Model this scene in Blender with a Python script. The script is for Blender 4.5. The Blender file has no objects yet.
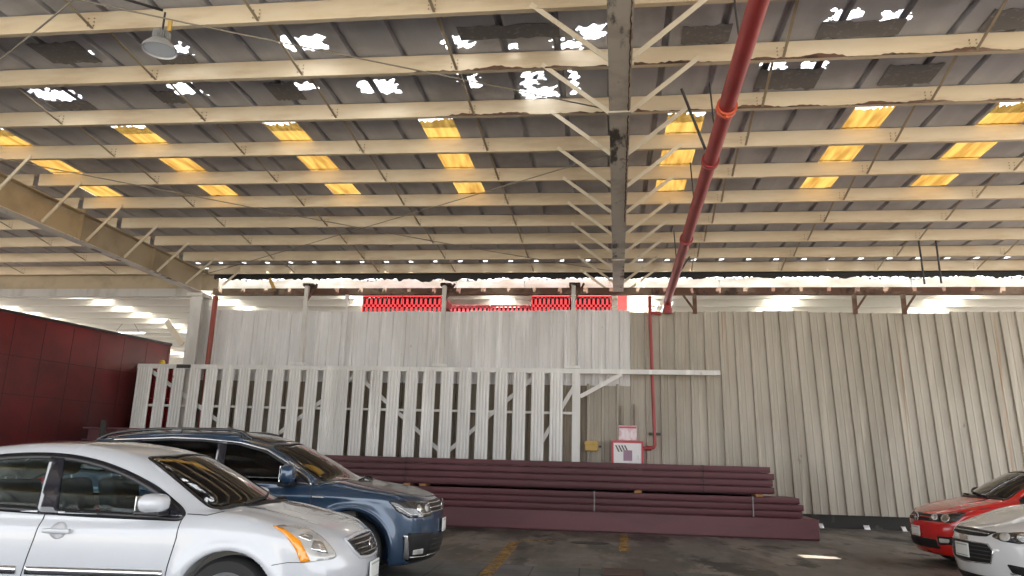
import bpy, bmesh, math, random
import numpy as np
from math import sin, cos, radians, pi, sqrt, atan2
from mathutils import Vector, Matrix
from mathutils.bvhtree import BVHTree
from mathutils.geometry import delaunay_2d_cdt

random.seed(7)
rng = np.random.default_rng(11)
SC = bpy.context.scene
COL = SC.collection

# ---------------------------------------------------------------- camera
CAM_F, CAM_YAW, CAM_PITCH, CAM_ROLL, CAM_H = 745.0, 7.5, 13.2, 1.6, 1.35
cam_data = bpy.data.cameras.new('camera')
cam_data.sensor_width = 36.0
cam_data.lens = CAM_F / 1024 * 36.0
cam_data.clip_start, cam_data.clip_end = 0.05, 500
cam = bpy.data.objects.new('camera', cam_data)
COL.objects.link(cam)
_y, _p, _r = radians(CAM_YAW), radians(CAM_PITCH), radians(CAM_ROLL)
_F = Vector((-sin(_y) * cos(_p), cos(_y) * cos(_p), sin(_p)))
_R0 = Vector((cos(_y), sin(_y), 0))
_U0 = _R0.cross(_F)
_R = _R0 * cos(_r) + _U0 * sin(_r)
_U = _U0 * cos(_r) - _R0 * sin(_r)
cam.matrix_world = Matrix(((_R.x, _U.x, -_F.x, 0), (_R.y, _U.y, -_F.y, 0), (_R.z, _U.z, -_F.z, CAM_H), (0, 0, 0, 1)))
SC.camera = cam

# ---------------------------------------------------------------- world, sun, exposure
SC.view_settings.view_transform = 'Standard'
SC.view_settings.look = 'None'
SC.view_settings.gamma = 1.0
SC.view_settings.use_curve_mapping = False
SC.view_settings.exposure = 0.80
SC.cycles.max_bounces = 10
SC.cycles.diffuse_bounces = 6
SC.cycles.transparent_max_bounces = 16
SC.cycles.caustics_reflective = False
SC.cycles.caustics_refractive = False
SC.cycles.sample_clamp_indirect = 6.0

W = bpy.data.worlds.new('sky')
SC.world = W
W.use_nodes = True
nt = W.node_tree
bg = nt.nodes['Background']
bg.inputs['Color'].default_value = (0.93, 0.96, 1.0, 1)
bg.inputs['Strength'].default_value = 2.0

SUN_DIR = Vector((0.62, -2.52, 6.72)).normalized()     # towards the sun
sun = bpy.data.lights.new('sun', 'SUN')
sun.energy = 15.0
sun.color = (1.0, 0.95, 0.86)
sun.angle = radians(0.53)
sun_o = bpy.data.objects.new('sun', sun)
COL.objects.link(sun_o)
sun_o.rotation_euler = SUN_DIR.to_track_quat('Z', 'Y').to_euler()

# ---------------------------------------------------------------- helpers
class MB:
    """collects verts and faces of ONE mesh"""
    def __init__(s): s.v, s.f = [], []
    def add(s, v, f):
        n = len(s.v)
        s.v += [tuple(p) for p in v]
        s.f += [tuple(i + n for i in q) for q in f]
        return s
    def box(s, x0, x1, y0, y1, z0, z1):
        v = [(x, y, z) for z in (z0, z1) for y in (y0, y1) for x in (x0, x1)]
        return s.add(v, [(0, 2, 3, 1), (4, 5, 7, 6), (0, 1, 5, 4), (1, 3, 7, 5), (3, 2, 6, 7), (2, 0, 4, 6)])
    def bar(s, a, b, w, h=None, up=(0, 0, 1)):
        h = w if h is None else h
        a, b = Vector(a), Vector(b)
        d = (b - a).normalized()
        u = Vector(up)
        if abs(d.dot(u)) > .98: u = Vector((0, 1, 0))
        r = d.cross(u).normalized() * (w / 2)
        u = r.cross(d).normalized() * (h / 2)
        v = [p + i * r + j * u for p in (a, b) for i, j in ((-1, -1), (1, -1), (1, 1), (-1, 1))]
        return s.add(v, [(3, 2, 1, 0), (4, 5, 6, 7), (0, 1, 5, 4), (1, 2, 6, 5), (2, 3, 7, 6), (3, 0, 4, 7)])
    def tube(s, pts, r, n=12, caps=True):
        pts = [Vector(p) for p in pts]
        rs = r if isinstance(r, (list, tuple)) else [r] * len(pts)
        rings, pu = [], None
        for i, p in enumerate(pts):
            d = (pts[min(i + 1, len(pts) - 1)] - pts[max(i - 1, 0)]).normalized()
            u = pu if pu is not None else (Vector((0, 0, 1)) if abs(d.z) < .9 else Vector((1, 0, 0)))
            u = (u - d * u.dot(d)).normalized()
            pu = u
            w = d.cross(u)
            rings.append([p + (u * cos(t) + w * sin(t)) * rs[i] for t in [2 * pi * k / n for k in range(n)]])
        v = [q for ring in rings for q in ring]
        f = [(i * n + k, i * n + (k + 1) % n, (i + 1) * n + (k + 1) % n, (i + 1) * n + k) for i in range(len(pts) - 1) for k in range(n)]
        if caps:
            f += [tuple(range(n - 1, -1, -1)), tuple(range((len(pts) - 1) * n, len(pts) * n))]
        return s.add(v, f)
    def lathe(s, prof, center, axis='Z', n=32):
        c = Vector(center)
        v = []
        for r, h in prof:
            for k in range(n):
                t = 2 * pi * k / n
                a, b = r * cos(t), r * sin(t)
                v.append(c + (Vector((a, b, h)) if axis == 'Z' else Vector((a, h, b)) if axis == 'Y' else Vector((h, a, b))))
        f = [(i * n + k, i * n + (k + 1) % n, (i + 1) * n + (k + 1) % n, (i + 1) * n + k) for i in range(len(prof) - 1) for k in range(n)]
        return s.add(v, f)
    def prism(s, prof, x0, x1, axis='X'):
        """closed profile extruded along an axis; profile is (y,z) for X, (x,z) for Y, (x,y) for Z"""
        n = len(prof)
        mk = {'X': lambda a, p: (a, p[0], p[1]), 'Y': lambda a, p: (p[0], a, p[1]), 'Z': lambda a, p: (p[0], p[1], a)}[axis]
        v = [mk(x0, p) for p in prof] + [mk(x1, p) for p in prof]
        f = [(i, (i + 1) % n, n + (i + 1) % n, n + i) for i in range(n)]
        f += [tuple(range(n - 1, -1, -1)), tuple(range(n, 2 * n))]
        return s.add(v, f)
    def rbox(s, c, size, r=.02, seg=2, rot=None):
        bm = bmesh.new()
        bmesh.ops.create_cube(bm, size=1)
        for q in bm.verts: q.co = Vector((q.co.x * size[0], q.co.y * size[1], q.co.z * size[2]))
        bmesh.ops.bevel(bm, geom=bm.edges[:], offset=min(r, min(size) * .49), segments=seg, profile=.5, affect='EDGES')
        M = rot.to_matrix() if rot is not None else Matrix.Identity(3)
        bm.verts.index_update()
        s.add([M @ q.co + Vector(c) for q in bm.verts], [[q.index for q in f.verts] for f in bm.faces])
        bm.free()
        return s
    def build(s, name, mat, parent=None, smooth=False, loc=None, fixn=True):
        me = bpy.data.meshes.new(name)
        me.from_pydata([tuple(p) for p in s.v], [], s.f)
        if fixn:
            bm = bmesh.new(); bm.from_mesh(me)
            bmesh.ops.recalc_face_normals(bm, faces=bm.faces)
            bm.to_mesh(me); bm.free()
        if smooth:
            me.polygons.foreach_set('use_smooth', [True] * len(me.polygons))
            if smooth == 'angle': me.set_sharp_from_angle(angle=radians(38))
        me.materials.append(mat)
        o = bpy.data.objects.new(name, me)
        COL.objects.link(o)
        if parent is not None: o.parent = parent
        if loc is not None: o.location = loc
        return o

def tag(o, label, cat, group=None, kind=None):
    o['label'] = label; o['category'] = cat
    if group: o['group'] = group
    if kind: o['kind'] = kind
    return o
def thing(name, label, cat, loc=(0, 0, 0), rotz=0.0, group=None):
    o = bpy.data.objects.new(name, None)
    o.empty_display_size = .2
    COL.objects.link(o)
    o.location = loc; o.rotation_euler = (0, 0, rotz)
    return tag(o, label, cat, group)
def struct(o, label, cat):
    o['kind'] = 'structure'
    return tag(o, label, cat)
ORD = ['first', 'second', 'third', 'fourth', 'fifth', 'sixth', 'seventh', 'eighth', 'ninth', 'tenth', 'eleventh', 'twelfth', 'thirteenth',
       'fourteenth', 'fifteenth', 'sixteenth', 'seventeenth', 'eighteenth', 'nineteenth', 'twentieth', 'twenty-first', 'twenty-second', 'twenty-third', 'twenty-fourth']

# ---------------------------------------------------------------- materials
def mat(name, col, rough=.5, metal=0.0, coat=0.0, spec=.5, layers=(), bump=None, emit=None, rlayers=()):
    """layers: (colour, scale, stretch xyz, threshold, softness, strength) noise-masked coats of a second colour, object space"""
    m = bpy.data.materials.new(name)
    m.use_nodes = True
    n, l = m.node_tree.nodes, m.node_tree.links
    b = n['Principled BSDF']
    b.inputs['Base Color'].default_value = (*col, 1)
    b.inputs['Roughness'].default_value = rough
    b.inputs['Metallic'].default_value = metal
    b.inputs['Coat Weight'].default_value = coat
    b.inputs['Coat Roughness'].default_value = .04
    b.inputs['Specular IOR Level'].default_value = spec
    if emit:
        b.inputs['Emission Color'].default_value = (*emit[0], 1)
        b.inputs['Emission Strength'].default_value = emit[1]
    tc = None
    prev = None
    def noise(scale, stretch, detail=6, rough_=.6):
        nonlocal tc
        if tc is None: tc = n.new('ShaderNodeTexCoord')
        mp = n.new('ShaderNodeMapping'); mp.inputs['Scale'].default_value = stretch
        mp.inputs['Location'].default_value = (scale * 1.37, scale * .71, scale * .33)
        l.new(tc.outputs['Object'], mp.inputs['Vector'])
        t = n.new('ShaderNodeTexNoise'); t.inputs['Scale'].default_value = scale
        t.inputs['Detail'].default_value = detail; t.inputs['Roughness'].default_value = rough_
        l.new(mp.outputs['Vector'], t.inputs['Vector'])
        return t.outputs['Fac']
    for (c2, scale, stretch, thr, soft, stren) in layers:
        f = noise(scale, stretch)
        mr = n.new('ShaderNodeMapRange'); mr.interpolation_type = 'SMOOTHSTEP'
        mr.inputs['From Min'].default_value = thr - soft; mr.inputs['From Max'].default_value = thr + soft
        mr.inputs['To Max'].default_value = stren
        l.new(f, mr.inputs['Value'])
        mx = n.new('ShaderNodeMix'); mx.data_type = 'RGBA'
        l.new(mr.outputs['Result'], mx.inputs['Factor'])
        if prev is None: mx.inputs['A'].default_value = (*col, 1)
        else: l.new(prev, mx.inputs['A'])
        mx.inputs['B'].default_value = (*c2, 1)
        prev = mx.outputs['Result']
    if prev is not None: l.new(prev, b.inputs['Base Color'])
    for (scale, stretch, lo, hi) in rlayers:
        f = noise(scale, stretch)
        mr = n.new('ShaderNodeMapRange'); mr.inputs['From Min'].default_value = .35; mr.inputs['From Max'].default_value = .65
        mr.inputs['To Min'].default_value = lo; mr.inputs['To Max'].default_value = hi
        l.new(f, mr.inputs['Value']); l.new(mr.outputs['Result'], b.inputs['Roughness'])
    if bump:
        bp = n.new('ShaderNodeBump'); bp.inputs['Strength'].default_value = bump[1]; bp.inputs['Distance'].default_value = bump[2]
        l.new(noise(bump[0], (1, 1, 1)), bp.inputs['Height']); l.new(bp.outputs['Normal'], b.inputs['Normal'])
    return m
def mat_glass(name, tint, refl=1.0):
    m = bpy.data.materials.new(name); m.use_nodes = True
    n, l = m.node_tree.nodes, m.node_tree.links
    n.remove(n['Principled BSDF'])
    tr = n.new('ShaderNodeBsdfTransparent'); tr.inputs['Color'].default_value = (*tint, 1)
    gl = n.new('ShaderNodeBsdfGlossy'); gl.inputs['Roughness'].default_value = .02
    fr = n.new('ShaderNodeFresnel'); fr.inputs['IOR'].default_value = 1.52
    mu = n.new('ShaderNodeMath'); mu.operation = 'MULTIPLY'; mu.inputs[1].default_value = refl; mu.use_clamp = True
    l.new(fr.outputs['Fac'], mu.inputs[0])
    mx = n.new('ShaderNodeMixShader')
    l.new(mu.outputs[0], mx.inputs['Fac']); l.new(tr.outputs[0], mx.inputs[1]); l.new(gl.outputs[0], mx.inputs[2])
    l.new(mx.outputs[0], n['Material Output'].inputs['Surface'])
    return m
def mat_translucent(name, col, dcol, w=.7, layers=None):
    m = bpy.data.materials.new(name); m.use_nodes = True
    n, l = m.node_tree.nodes, m.node_tree.links
    n.remove(n['Principled BSDF'])
    a = n.new('ShaderNodeBsdfTranslucent'); a.inputs['Color'].default_value = (*col, 1)
    b = n.new('ShaderNodeBsdfDiffuse'); b.inputs['Color'].default_value = (*dcol, 1)
    if layers:
        tc = n.new('ShaderNodeTexCoord'); mp = n.new('ShaderNodeMapping'); mp.inputs['Scale'].default_value = layers[1]
        l.new(tc.outputs['Object'], mp.inputs['Vector'])
        t = n.new('ShaderNodeTexNoise'); t.inputs['Scale'].default_value = layers[0]; t.inputs['Detail'].default_value = 5
        l.new(mp.outputs[0], t.inputs['Vector'])
        r = n.new('ShaderNodeValToRGB')
        r.color_ramp.elements[0].position = .35; r.color_ramp.elements[0].color = (*layers[2], 1)
        r.color_ramp.elements[1].position = .62; r.color_ramp.elements[1].color = (*col, 1)
        l.new(t.outputs['Fac'], r.inputs['Fac']); l.new(r.outputs['Color'], a.inputs['Color'])
    mx = n.new('ShaderNodeMixShader'); mx.inputs['Fac'].default_value = w
    l.new(b.outputs[0], mx.inputs[1]); l.new(a.outputs[0], mx.inputs[2])
    l.new(mx.outputs[0], n['Material Output'].inputs['Surface'])
    return m

RUST = (.16, .065, .03)
M = {}
M['cream'] = mat('cream_paint', (.74, .62, .45), .55, layers=[((.54, .42, .28), 1.2, (.5, 1, 3), .56, .12, .7), (RUST, 3.0, (.6, 1, 1.5), .72, .03, .85), ((.80, .72, .57), 2.0, (.3, 1, 1), .58, .1, .6)])
M['cream_brace'] = mat('cream_brace_paint', (.76, .68, .54), .55, layers=[((.42, .33, .22), 3, (1, 1, 1), .62, .08, .6)])
M['tan_girder'] = mat('tan_girder_paint', (.42, .34, .23), .55, layers=[((.27, .21, .14), 1.0, (1, 1, 1), .55, .12, .7), (RUST, 3.5, (1, 1, 1), .70, .03, .9)])
M['flange'] = mat('stained_flange_paint', (.60, .55, .47), .5, layers=[((.42, .37, .31), 1.5, (1, 1, 1), .55, .1, .7), ((.03, .02, .016), 1.4, (2.2, .8, 1), .61, .05, .95), (RUST, 5, (1, .7, 1), .68, .04, .8)])
M['sheet'] = mat('grey_roof_sheet', (.48, .485, .53), .55, layers=[((.60, .60, .64), 1.1, (3, .4, 1), .55, .12, .6), ((.30, .295, .31), .9, (1, 1, 1), .58, .1, .6)])
M['patch'] = mat('dark_patch_sheet', (.17, .165, .175), .6, layers=[((.34, .32, .31), 14, (1, 1, 1), .6, .05, .6)])
M['yellow_sheet'] = mat_translucent('yellow_fibreglass', (.155, .095, .024), (.6, .42, .12), .80, (9, (1.0, .12, 1), (.085, .045, .010)))
M['white_sheet'] = mat_translucent('white_fibreglass', (.92, .88, .80), (.7, .67, .6), .7, (1.6, (1, 1, 2.5), (.66, .58, .46)))
M['rust'] = mat('rusty_steel', (.12, .06, .04), .8, layers=[((.30, .23, .17), 2, (.4, 1, 1), .55, .08, .7), ((.03, .018, .012), 3, (1, 1, 1), .6, .06, .8)])
M['grey_steel'] = mat('grey_steel_paint', (.46, .45, .43), .5, layers=[((.30, .28, .25), 2, (1, 1, .3), .58, .1, .6), (RUST, 6, (1, 1, 1), .72, .03, .7)])
M['pale_steel'] = mat('pale_steel_paint', (.64, .63, .60), .5, layers=[((.48, .46, .43), 2, (1, 1, .3), .58, .1, .6), (RUST, 6, (1, 1, 1), .74, .03, .6)])
M['dark_steel'] = mat('dark_steel', (.05, .047, .045), .6)
M['cable'] = mat('steel_cable', (.30, .27, .22), .5, .3)
M['red_pipe'] = mat('red_pipe_paint', (.34, .042, .042), .42, layers=[((.20, .022, .024), 1.5, (1, 1, 1), .56, .1, .6)])
M['orange'] = mat('orange_red_coupling', (.62, .11, .05), .45)
M['maroon'] = mat('maroon_primer', (.098, .030, .036), .5, spec=.35, layers=[((.062, .018, .022), .7, (.5, 1, 3), .56, .1, .7), ((.15, .055, .06), 1.2, (.25, 1, 5), .60, .06, .5)])
M['maroon_low'] = mat('maroon_lower_beam', (.135, .046, .054), .5, layers=[((.085, .028, .035), .9, (.5, 1, 2), .55, .1, .7), ((.42, .36, .36), 5, (1, 1, 3), .74, .02, .7)])
M['wood'] = mat('wood_block', (.34, .17, .07), .8)
M['black'] = mat('black_rubber', (.012, .012, .013), .6)
M['red_box'] = mat('red_cabinet', (.50, .05, .07), .4)
M['white_paint'] = mat('white_paint', (.82, .80, .82), .45)
M['pink_sign'] = mat('faded_pink_sign', (.72, .45, .52), .5, layers=[((.85, .78, .82), 5, (1, 1, 1), .5, .08, .8)])
M['yellow_box'] = mat('yellow_plastic', (.58, .38, .10), .5, layers=[((.45, .27, .08), 6, (1, 1, 1), .55, .1, .6)])
M['red_plastic'] = mat('red_crate_plastic', (.36, .014, .018), .42)
M['pink_plastic'] = mat('pale_red_crate_plastic', (.50, .045, .06), .42)
M['trailer_red'] = mat('trailer_red', (.20, .016, .018), .4, layers=[((.055, .010, .010), .28, (1, 1, 1), .47, .14, .9)])
M['trailer_dark'] = mat('trailer_dark_trim', (.025, .015, .015), .5)
M['alu'] = mat('aluminium', (.6, .6, .61), .35, .8)
M['lamp_grey'] = mat('lamp_shade_metal', (.50, .51, .53), .35, .3)
M['lamp_glass'] = mat('lamp_lens', (.5, .52, .55), .2, emit=((.9, .95, 1), .06))
M['neighbour_white'] = mat('neighbour_white_paint', (.78, .77, .74), .5)
M['neighbour_sheet'] = mat('neighbour_roof_sheet', (.55, .54, .54), .5)
M['clear_sheet'] = mat_translucent('clear_fibreglass', (.95, .93, .86), (.8, .8, .75), .85)
M['added_cover'] = mat_translucent('added_cover_sheet', (.85, .88, .92), (.5, .5, .5), .8)
M['tube_light'] = mat('tube_light', (.9, .9, .9), .4, emit=((.95, .98, 1), 3.0))

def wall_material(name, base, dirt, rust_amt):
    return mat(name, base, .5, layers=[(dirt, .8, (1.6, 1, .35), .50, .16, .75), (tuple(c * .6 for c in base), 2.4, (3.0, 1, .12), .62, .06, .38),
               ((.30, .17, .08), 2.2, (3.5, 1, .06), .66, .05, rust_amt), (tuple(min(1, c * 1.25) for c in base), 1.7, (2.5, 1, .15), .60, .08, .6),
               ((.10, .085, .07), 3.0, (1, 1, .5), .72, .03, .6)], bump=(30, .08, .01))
M['wall_left'] = wall_material('pale_grey_cladding', (.76, .76, .765), (.60, .595, .585), .30)
M['wall_right'] = wall_material('beige_cladding', (.43, .395, .33), (.30, .27, .215), .75)
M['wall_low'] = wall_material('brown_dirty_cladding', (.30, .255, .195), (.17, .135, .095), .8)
M['gate'] = wall_material('grey_gate_cladding', (.78, .78, .765), (.64, .635, .62), .10)
M['plinth'] = mat('dirty_plinth', (.028, .027, .025), .8, layers=[((.10, .10, .08), 3, (1, 1, 1), .62, .06, .7)])

# floor: worn concrete with wet-dark stains, a field of paving slabs near the camera
def floor_material():
    m = mat('worn_concrete_floor', (.15, .133, .117), .6,
            layers=[((.075, .064, .055), .9, (1, .22, 1), .50, .06, .9), ((.25, .222, .19), 1.3, (1, .3, 1), .57, .05, .7),
                    ((.026, .022, .020), 1.5, (.8, .35, 1), .585, .03, .9), ((.25, .225, .195), 5, (1, .6, 1), .66, .03, .6), ((.03, .026, .024), 4, (1, .5, 1), .66, .03, .6), ((.14, .085, .045), .8, (1, .7, 1), .64, .06, .5)],
            bump=(18, .25, .01), rlayers=[(.9, (.8, .4, 1), .42, .8)])
    n, l = m.node_tree.nodes, m.node_tree.links
    b = n['Principled BSDF']
    src = b.inputs['Base Color'].links[0].from_socket
    tc = n.new('ShaderNodeTexCoord')
    sep = n.new('ShaderNodeSeparateXYZ'); l.new(tc.outputs['Object'], sep.inputs[0])
    br = n.new('ShaderNodeTexBrick')
    br.inputs['Scale'].default_value = 1.0; br.inputs['Brick Width'].default_value = .62; br.inputs['Row Height'].default_value = .62
    br.inputs['Mortar Size'].default_value = .012; br.offset = 0.0
    br.inputs['Color1'].default_value = (.125, .128, .135, 1); br.inputs['Color2'].default_value = (.09, .093, .10, 1); br.inputs['Mortar'].default_value = (.02, .02, .02, 1)
    mp = n.new('ShaderNodeMapping'); mp.inputs['Rotation'].default_value = (0, 0, radians(-1.5)); mp.inputs['Location'].default_value = (.1, .38, 0)
    l.new(tc.outputs['Object'], mp.inputs['Vector']); l.new(mp.outputs[0], br.inputs['Vector'])
    ng = n.new('ShaderNodeTexNoise'); ng.inputs['Scale'].default_value = 1.6
    l.new(tc.outputs['Object'], ng.inputs['Vector'])
    mulb = n.new('ShaderNodeMix'); mulb.data_type = 'RGBA'; mulb.blend_type = 'MULTIPLY'; mulb.inputs['Factor'].default_value = .5
    l.new(br.outputs['Color'], mulb.inputs['A']); l.new(ng.outputs['Color'], mulb.inputs['B'])
    def lt(sock, v, op='LESS_THAN'):
        q = n.new('ShaderNodeMath'); q.operation = op; q.inputs[1].default_value = v; l.new(sock, q.inputs[0]); return q.outputs[0]
    a = lt(sep.outputs['Y'], 10.62); c = lt(sep.outputs['X'], 1.55)
    q = n.new('ShaderNodeMath'); q.operation = 'MULTIPLY'; l.new(a, q.inputs[0]); l.new(c, q.inputs[1])
    mx = n.new('ShaderNodeMix'); mx.data_type = 'RGBA'
    l.new(q.outputs[0], mx.inputs['Factor']); l.new(src, mx.inputs['A']); l.new(mulb.outputs['Result'], mx.inputs['B'])
    l.new(mx.outputs['Result'], b.inputs['Base Color'])
    return m
M['floor'] = floor_material()
M['yard'] = mat('yard_concrete', (.46, .43, .38), .8, layers=[((.36, .34, .31), .3, (1, 1, 1), .55, .1, .7)])
def worn_paint(name, col):
    m = mat(name, col, .6, layers=[(tuple(c * .6 for c in col), 4, (1, 1, 1), .52, .1, .7)])
    n, l = m.node_tree.nodes, m.node_tree.links
    tr = n.new('ShaderNodeBsdfTransparent'); mx = n.new('ShaderNodeMixShader')
    tc = n.new('ShaderNodeTexCoord'); t = n.new('ShaderNodeTexNoise'); t.inputs['Scale'].default_value = 6; t.inputs['Detail'].default_value = 8; t.inputs['Roughness'].default_value = .7
    l.new(tc.outputs['Object'], t.inputs['Vector'])
    mr = n.new('ShaderNodeMapRange'); mr.inputs['From Min'].default_value = .42; mr.inputs['From Max'].default_value = .60
    mr.inputs['To Min'].default_value = .85; mr.inputs['To Max'].default_value = .1
    l.new(t.outputs['Fac'], mr.inputs['Value']); l.new(mr.outputs[0], mx.inputs['Fac'])
    l.new(tr.outputs[0], mx.inputs[1]); l.new(n['Principled BSDF'].outputs[0], mx.inputs[2])
    l.new(mx.outputs[0], n['Material Output'].inputs['Surface'])
    return m
M['line'] = worn_paint('worn_yellow_paint', (.42, .24, .05))
M['strap_grey'] = mat('weathered_strap', (.22, .20, .20), .6)
M['manhole'] = mat('rusty_manhole', (.085, .045, .038), .7, layers=[((.05, .03, .026), 6, (1, 1, 1), .55, .08, .7)])
M['puddle'] = mat('drain_grate_dark', (.016, .015, .014), .5)

# ================================================================ THE SETTING
ROOF_Z = 6.72          # underside of the roof pans
PUR_BOT, PUR_TOP = 6.45, 6.70
PUR_Y = [19.66 - 1.342 * k for k in range(19)]      # purlin rows, from the wall towards the camera
GL, GC, GR = -11.55, .20, 12.2                       # girder lines
WALL_Y = 19.96

fl = MB(); fl.add([(-40, -6, 0), (30, -6, 0), (30, 60, 0), (-40, 60, 0)], [(0, 1, 2, 3)])
struct(fl.build('floor', M['floor']), 'stained dark concrete floor of the parking shed', 'floor')
yd = MB(); yd.add([(-150, -120, -.02), (150, -120, -.02), (150, -5.9, -.02), (-150, -5.9, -.02)], [(0, 1, 2, 3)])
yd.add([(-150, -6, -.02), (-39.9, -6, -.02), (-39.9, 150, -.02), (-150, 150, -.02)], [(0, 1, 2, 3)])
yd.add([(29.9, -6, -.02), (150, -6, -.02), (150, 150, -.02), (29.9, 150, -.02)], [(0, 1, 2, 3)])
struct(yd.build('ground', M['yard']), 'pale concrete yard outside the shed', 'ground')

# corrugated roof: pans .70 m wide between upstanding ribs, laid in rows between purlins; listed cells are torn or replaced
PITCH, RIBW, RIBH = .70, .10, .075
X0 = -24.5
NP = 54
def pan_of(x): return int((x - X0) // PITCH)
SHEET_Y0, SHEET_Y1 = -4.6, 20.05
roof = MB()
CUTS = [7.6, 8.9, 10.3, 11.6, 13.0, 14.3, 15.6, 17.0, 19.0]
def pan_rect(x0, x1, y0, y1, z=ROOF_Z):
    ys_ = [y0] + [q for q in CUTS if y0 < q < y1] + [y1]
    for a, c in zip(ys_[:-1], ys_[1:]): roof.add([(x0, a, z), (x1, a, z), (x1, c, z), (x0, c, z)], [(0, 1, 2, 3)])
# skylight strips run up the slope: (x0, x1)
STRIPS = [(-11.2, -10.55), (-8.5, -7.87), (-5.72, -5.14), (-3.05, -2.49), (.94, 1.52), (3.72, 4.27), (5.75, 6.35)]
YEL_Y = (10.55, 14.29)
holes = []        # (x0,x1,y0,y1) open or covered by something else
for a, b in STRIPS: holes.append((a, b, *YEL_Y))
# torn openings, mostly under added clear sheets: (x0, x1, y0, y1, raggedness)
TORN = [(-4.33, -3.74, 8.36, 8.70, .10), (-6.02, -5.72, 8.42, 8.66, .12), (-7.22, -7.12, 8.5, 8.62, .04), (-2.14, -1.76, 8.50, 8.76, .14), (-1.30, -1.18, 8.76, 8.88, .06), (-.68, -.30, 8.72, 8.92, .12), (-.34, -.05, 8.40, 8.70, .14),
        (-8.95, -8.25, 9.58, 9.92, .14), (-6.62, -6.20, 9.52, 9.84, .14), (-4.62, -4.32, 9.60, 9.80, .10), (-3.68, -3.10, 9.60, 9.98, .08), (-2.08, -1.88, 9.50, 9.92, .14), (-1.26, -.76, 9.95, 10.24, .16), (-1.20, -1.02, 9.42, 10.0, .12), (-.98, -.88, 9.40, 9.7, .06), (-.52, -.42, 9.5, 10.2, .08),
        (2.70, 3.05, 8.32, 8.52, .10), (3.30, 3.62, 8.40, 8.62, .10), (3.06, 3.16, 8.78, 8.86, .04), (2.10, 2.40, 9.44, 9.64, .10), (2.62, 2.95, 9.46, 9.70, .10)]
TORN += [(X0 + i * PITCH + RIBW + .02, X0 + i * PITCH + RIBW + .13, 19.42, 19.56, .03) for i in range(18, 53)]
SUNHOLE = None
cells = {}
STEP = .018
def in_hole(x, y):
    for a, b, c, d in holes:
        if a < x < b and c < y < d: return True
    for a, b, c, d, r in TORN:
        if a - r < x < b + r and c - r < y < d + r:
            j = .45 + .45 * sin(x * 17.1 + y * 5.3 + a * 9) * cos(y * 23.7 - x * 9.9) + .22 * sin(x * 43 + y * 37) + .10 * sin(x * 120 - y * 95)
            rr = r * (j - .5)
            if a - rr < x < b + rr and c - rr < y < d + rr: return True
    return False
for i in range(NP):
    xa = X0 + i * PITCH + RIBW; xb = X0 + (i + 1) * PITCH
    # rib (open trapezoid upstand)
    r0, r1 = X0 + i * PITCH, X0 + i * PITCH + RIBW
    pr = [(r0, ROOF_Z), (r0 + .02, ROOF_Z + RIBH), (r1 - .02, ROOF_Z + RIBH), (r1, ROOF_Z)]
    for a, b in zip(pr[:-1], pr[1:]):
        ys = [SHEET_Y0, SHEET_Y1]
        spans = [(ys[0], ys[1])]
        if any(s0 < r1 and s1 > r0 for s0, s1 in STRIPS): spans = [(ys[0], YEL_Y[0]), (YEL_Y[1], ys[1])]
        for ya, yb in spans:
            cy = [ya] + [q for q in CUTS if ya < q < yb] + [yb]
            for yc, yd in zip(cy[:-1], cy[1:]): roof.add([(a[0], yc, a[1]), (b[0], yc, b[1]), (b[0], yd, b[1]), (a[0], yd, a[1])], [(0, 1, 2, 3)])
    rel = [h for h in holes if h[0] < xb and h[1] > xa] + [(t[0] - .2, t[1] + .2, t[2] - .2, t[3] + .2) for t in TORN if t[0] - .2 < xb and t[1] + .2 > xa]
    if not rel:
        pan_rect(xa, xb, SHEET_Y0, SHEET_Y1); continue
    lo, hi = min(h[2] for h in rel), min(max(h[3] for h in rel), SHEET_Y1)
    pan_rect(xa, xb, SHEET_Y0, lo)
    if hi < SHEET_Y1: pan_rect(xa, xb, hi, SHEET_Y1)
    nx, ny = int(round((xb - xa) / STEP)), int(math.ceil((hi - lo) / STEP))
    for jy in range(ny):
        y0, y1 = lo + (hi - lo) * jy / ny, lo + (hi - lo) * (jy + 1) / ny
        run = None
        for jx in range(nx + 1):
            x = xa + (xb - xa) * (jx + .5) / nx
            op = jx == nx or in_hole(x, (y0 + y1) / 2)
            if not op and run is None: run = jx
            if op and run is not None:
                pan_rect(xa + (xb - xa) * run / nx, xa + (xb - xa) * jx / nx, y0, y1); run = None
struct(roof.build('ceiling', M['sheet'], fixn=False), 'dark grey ribbed metal roof sheeting over the parking shed, torn in places', 'roof')

# cladding wall (two runs of sheets)
def cladding(name, x0, x1, z0, z1, pitch, m, lean=lambda x: 0.0, y=WALL_Y, jag=.03):
    b = MB()
    x = x0; top = z1
    k = 0
    while x < x1 - 1e-6:
        p = min(pitch, x1 - x)
        if k % 3 == 0: top = z1 + random.uniform(-jag, jag); off = random.uniform(-.006, .006)
        prof = [(x, 0), (x + .014, -.055), (x + .062, -.055), (x + .078, 0), (x + p * .48, 0), (x + p * .48 + .012, -.008), (x + p * .48 + .03, -.008), (x + p * .48 + .042, 0), (x + p, 0)]
        n = len(prof)
        v = [(q[0] + lean(q[0]) * (top - z0), y + q[1] + off, z0) for q in prof] + [(q[0], y + q[1] + off, top) for q in prof]
        b.add(v, [(i, i + 1, n + i + 1, n + i) for i in range(n - 1)])
        x += p; k += 1
    o = b.build(name, m, fixn=False)
    sm = o.modifiers.new('thickness', 'SOLIDIFY'); sm.thickness = .004; sm.offset = 1
    return o
def lean_right(x): return max(0.0, min(1.0, (x - 1.8) / 4.0)) * .045
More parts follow.
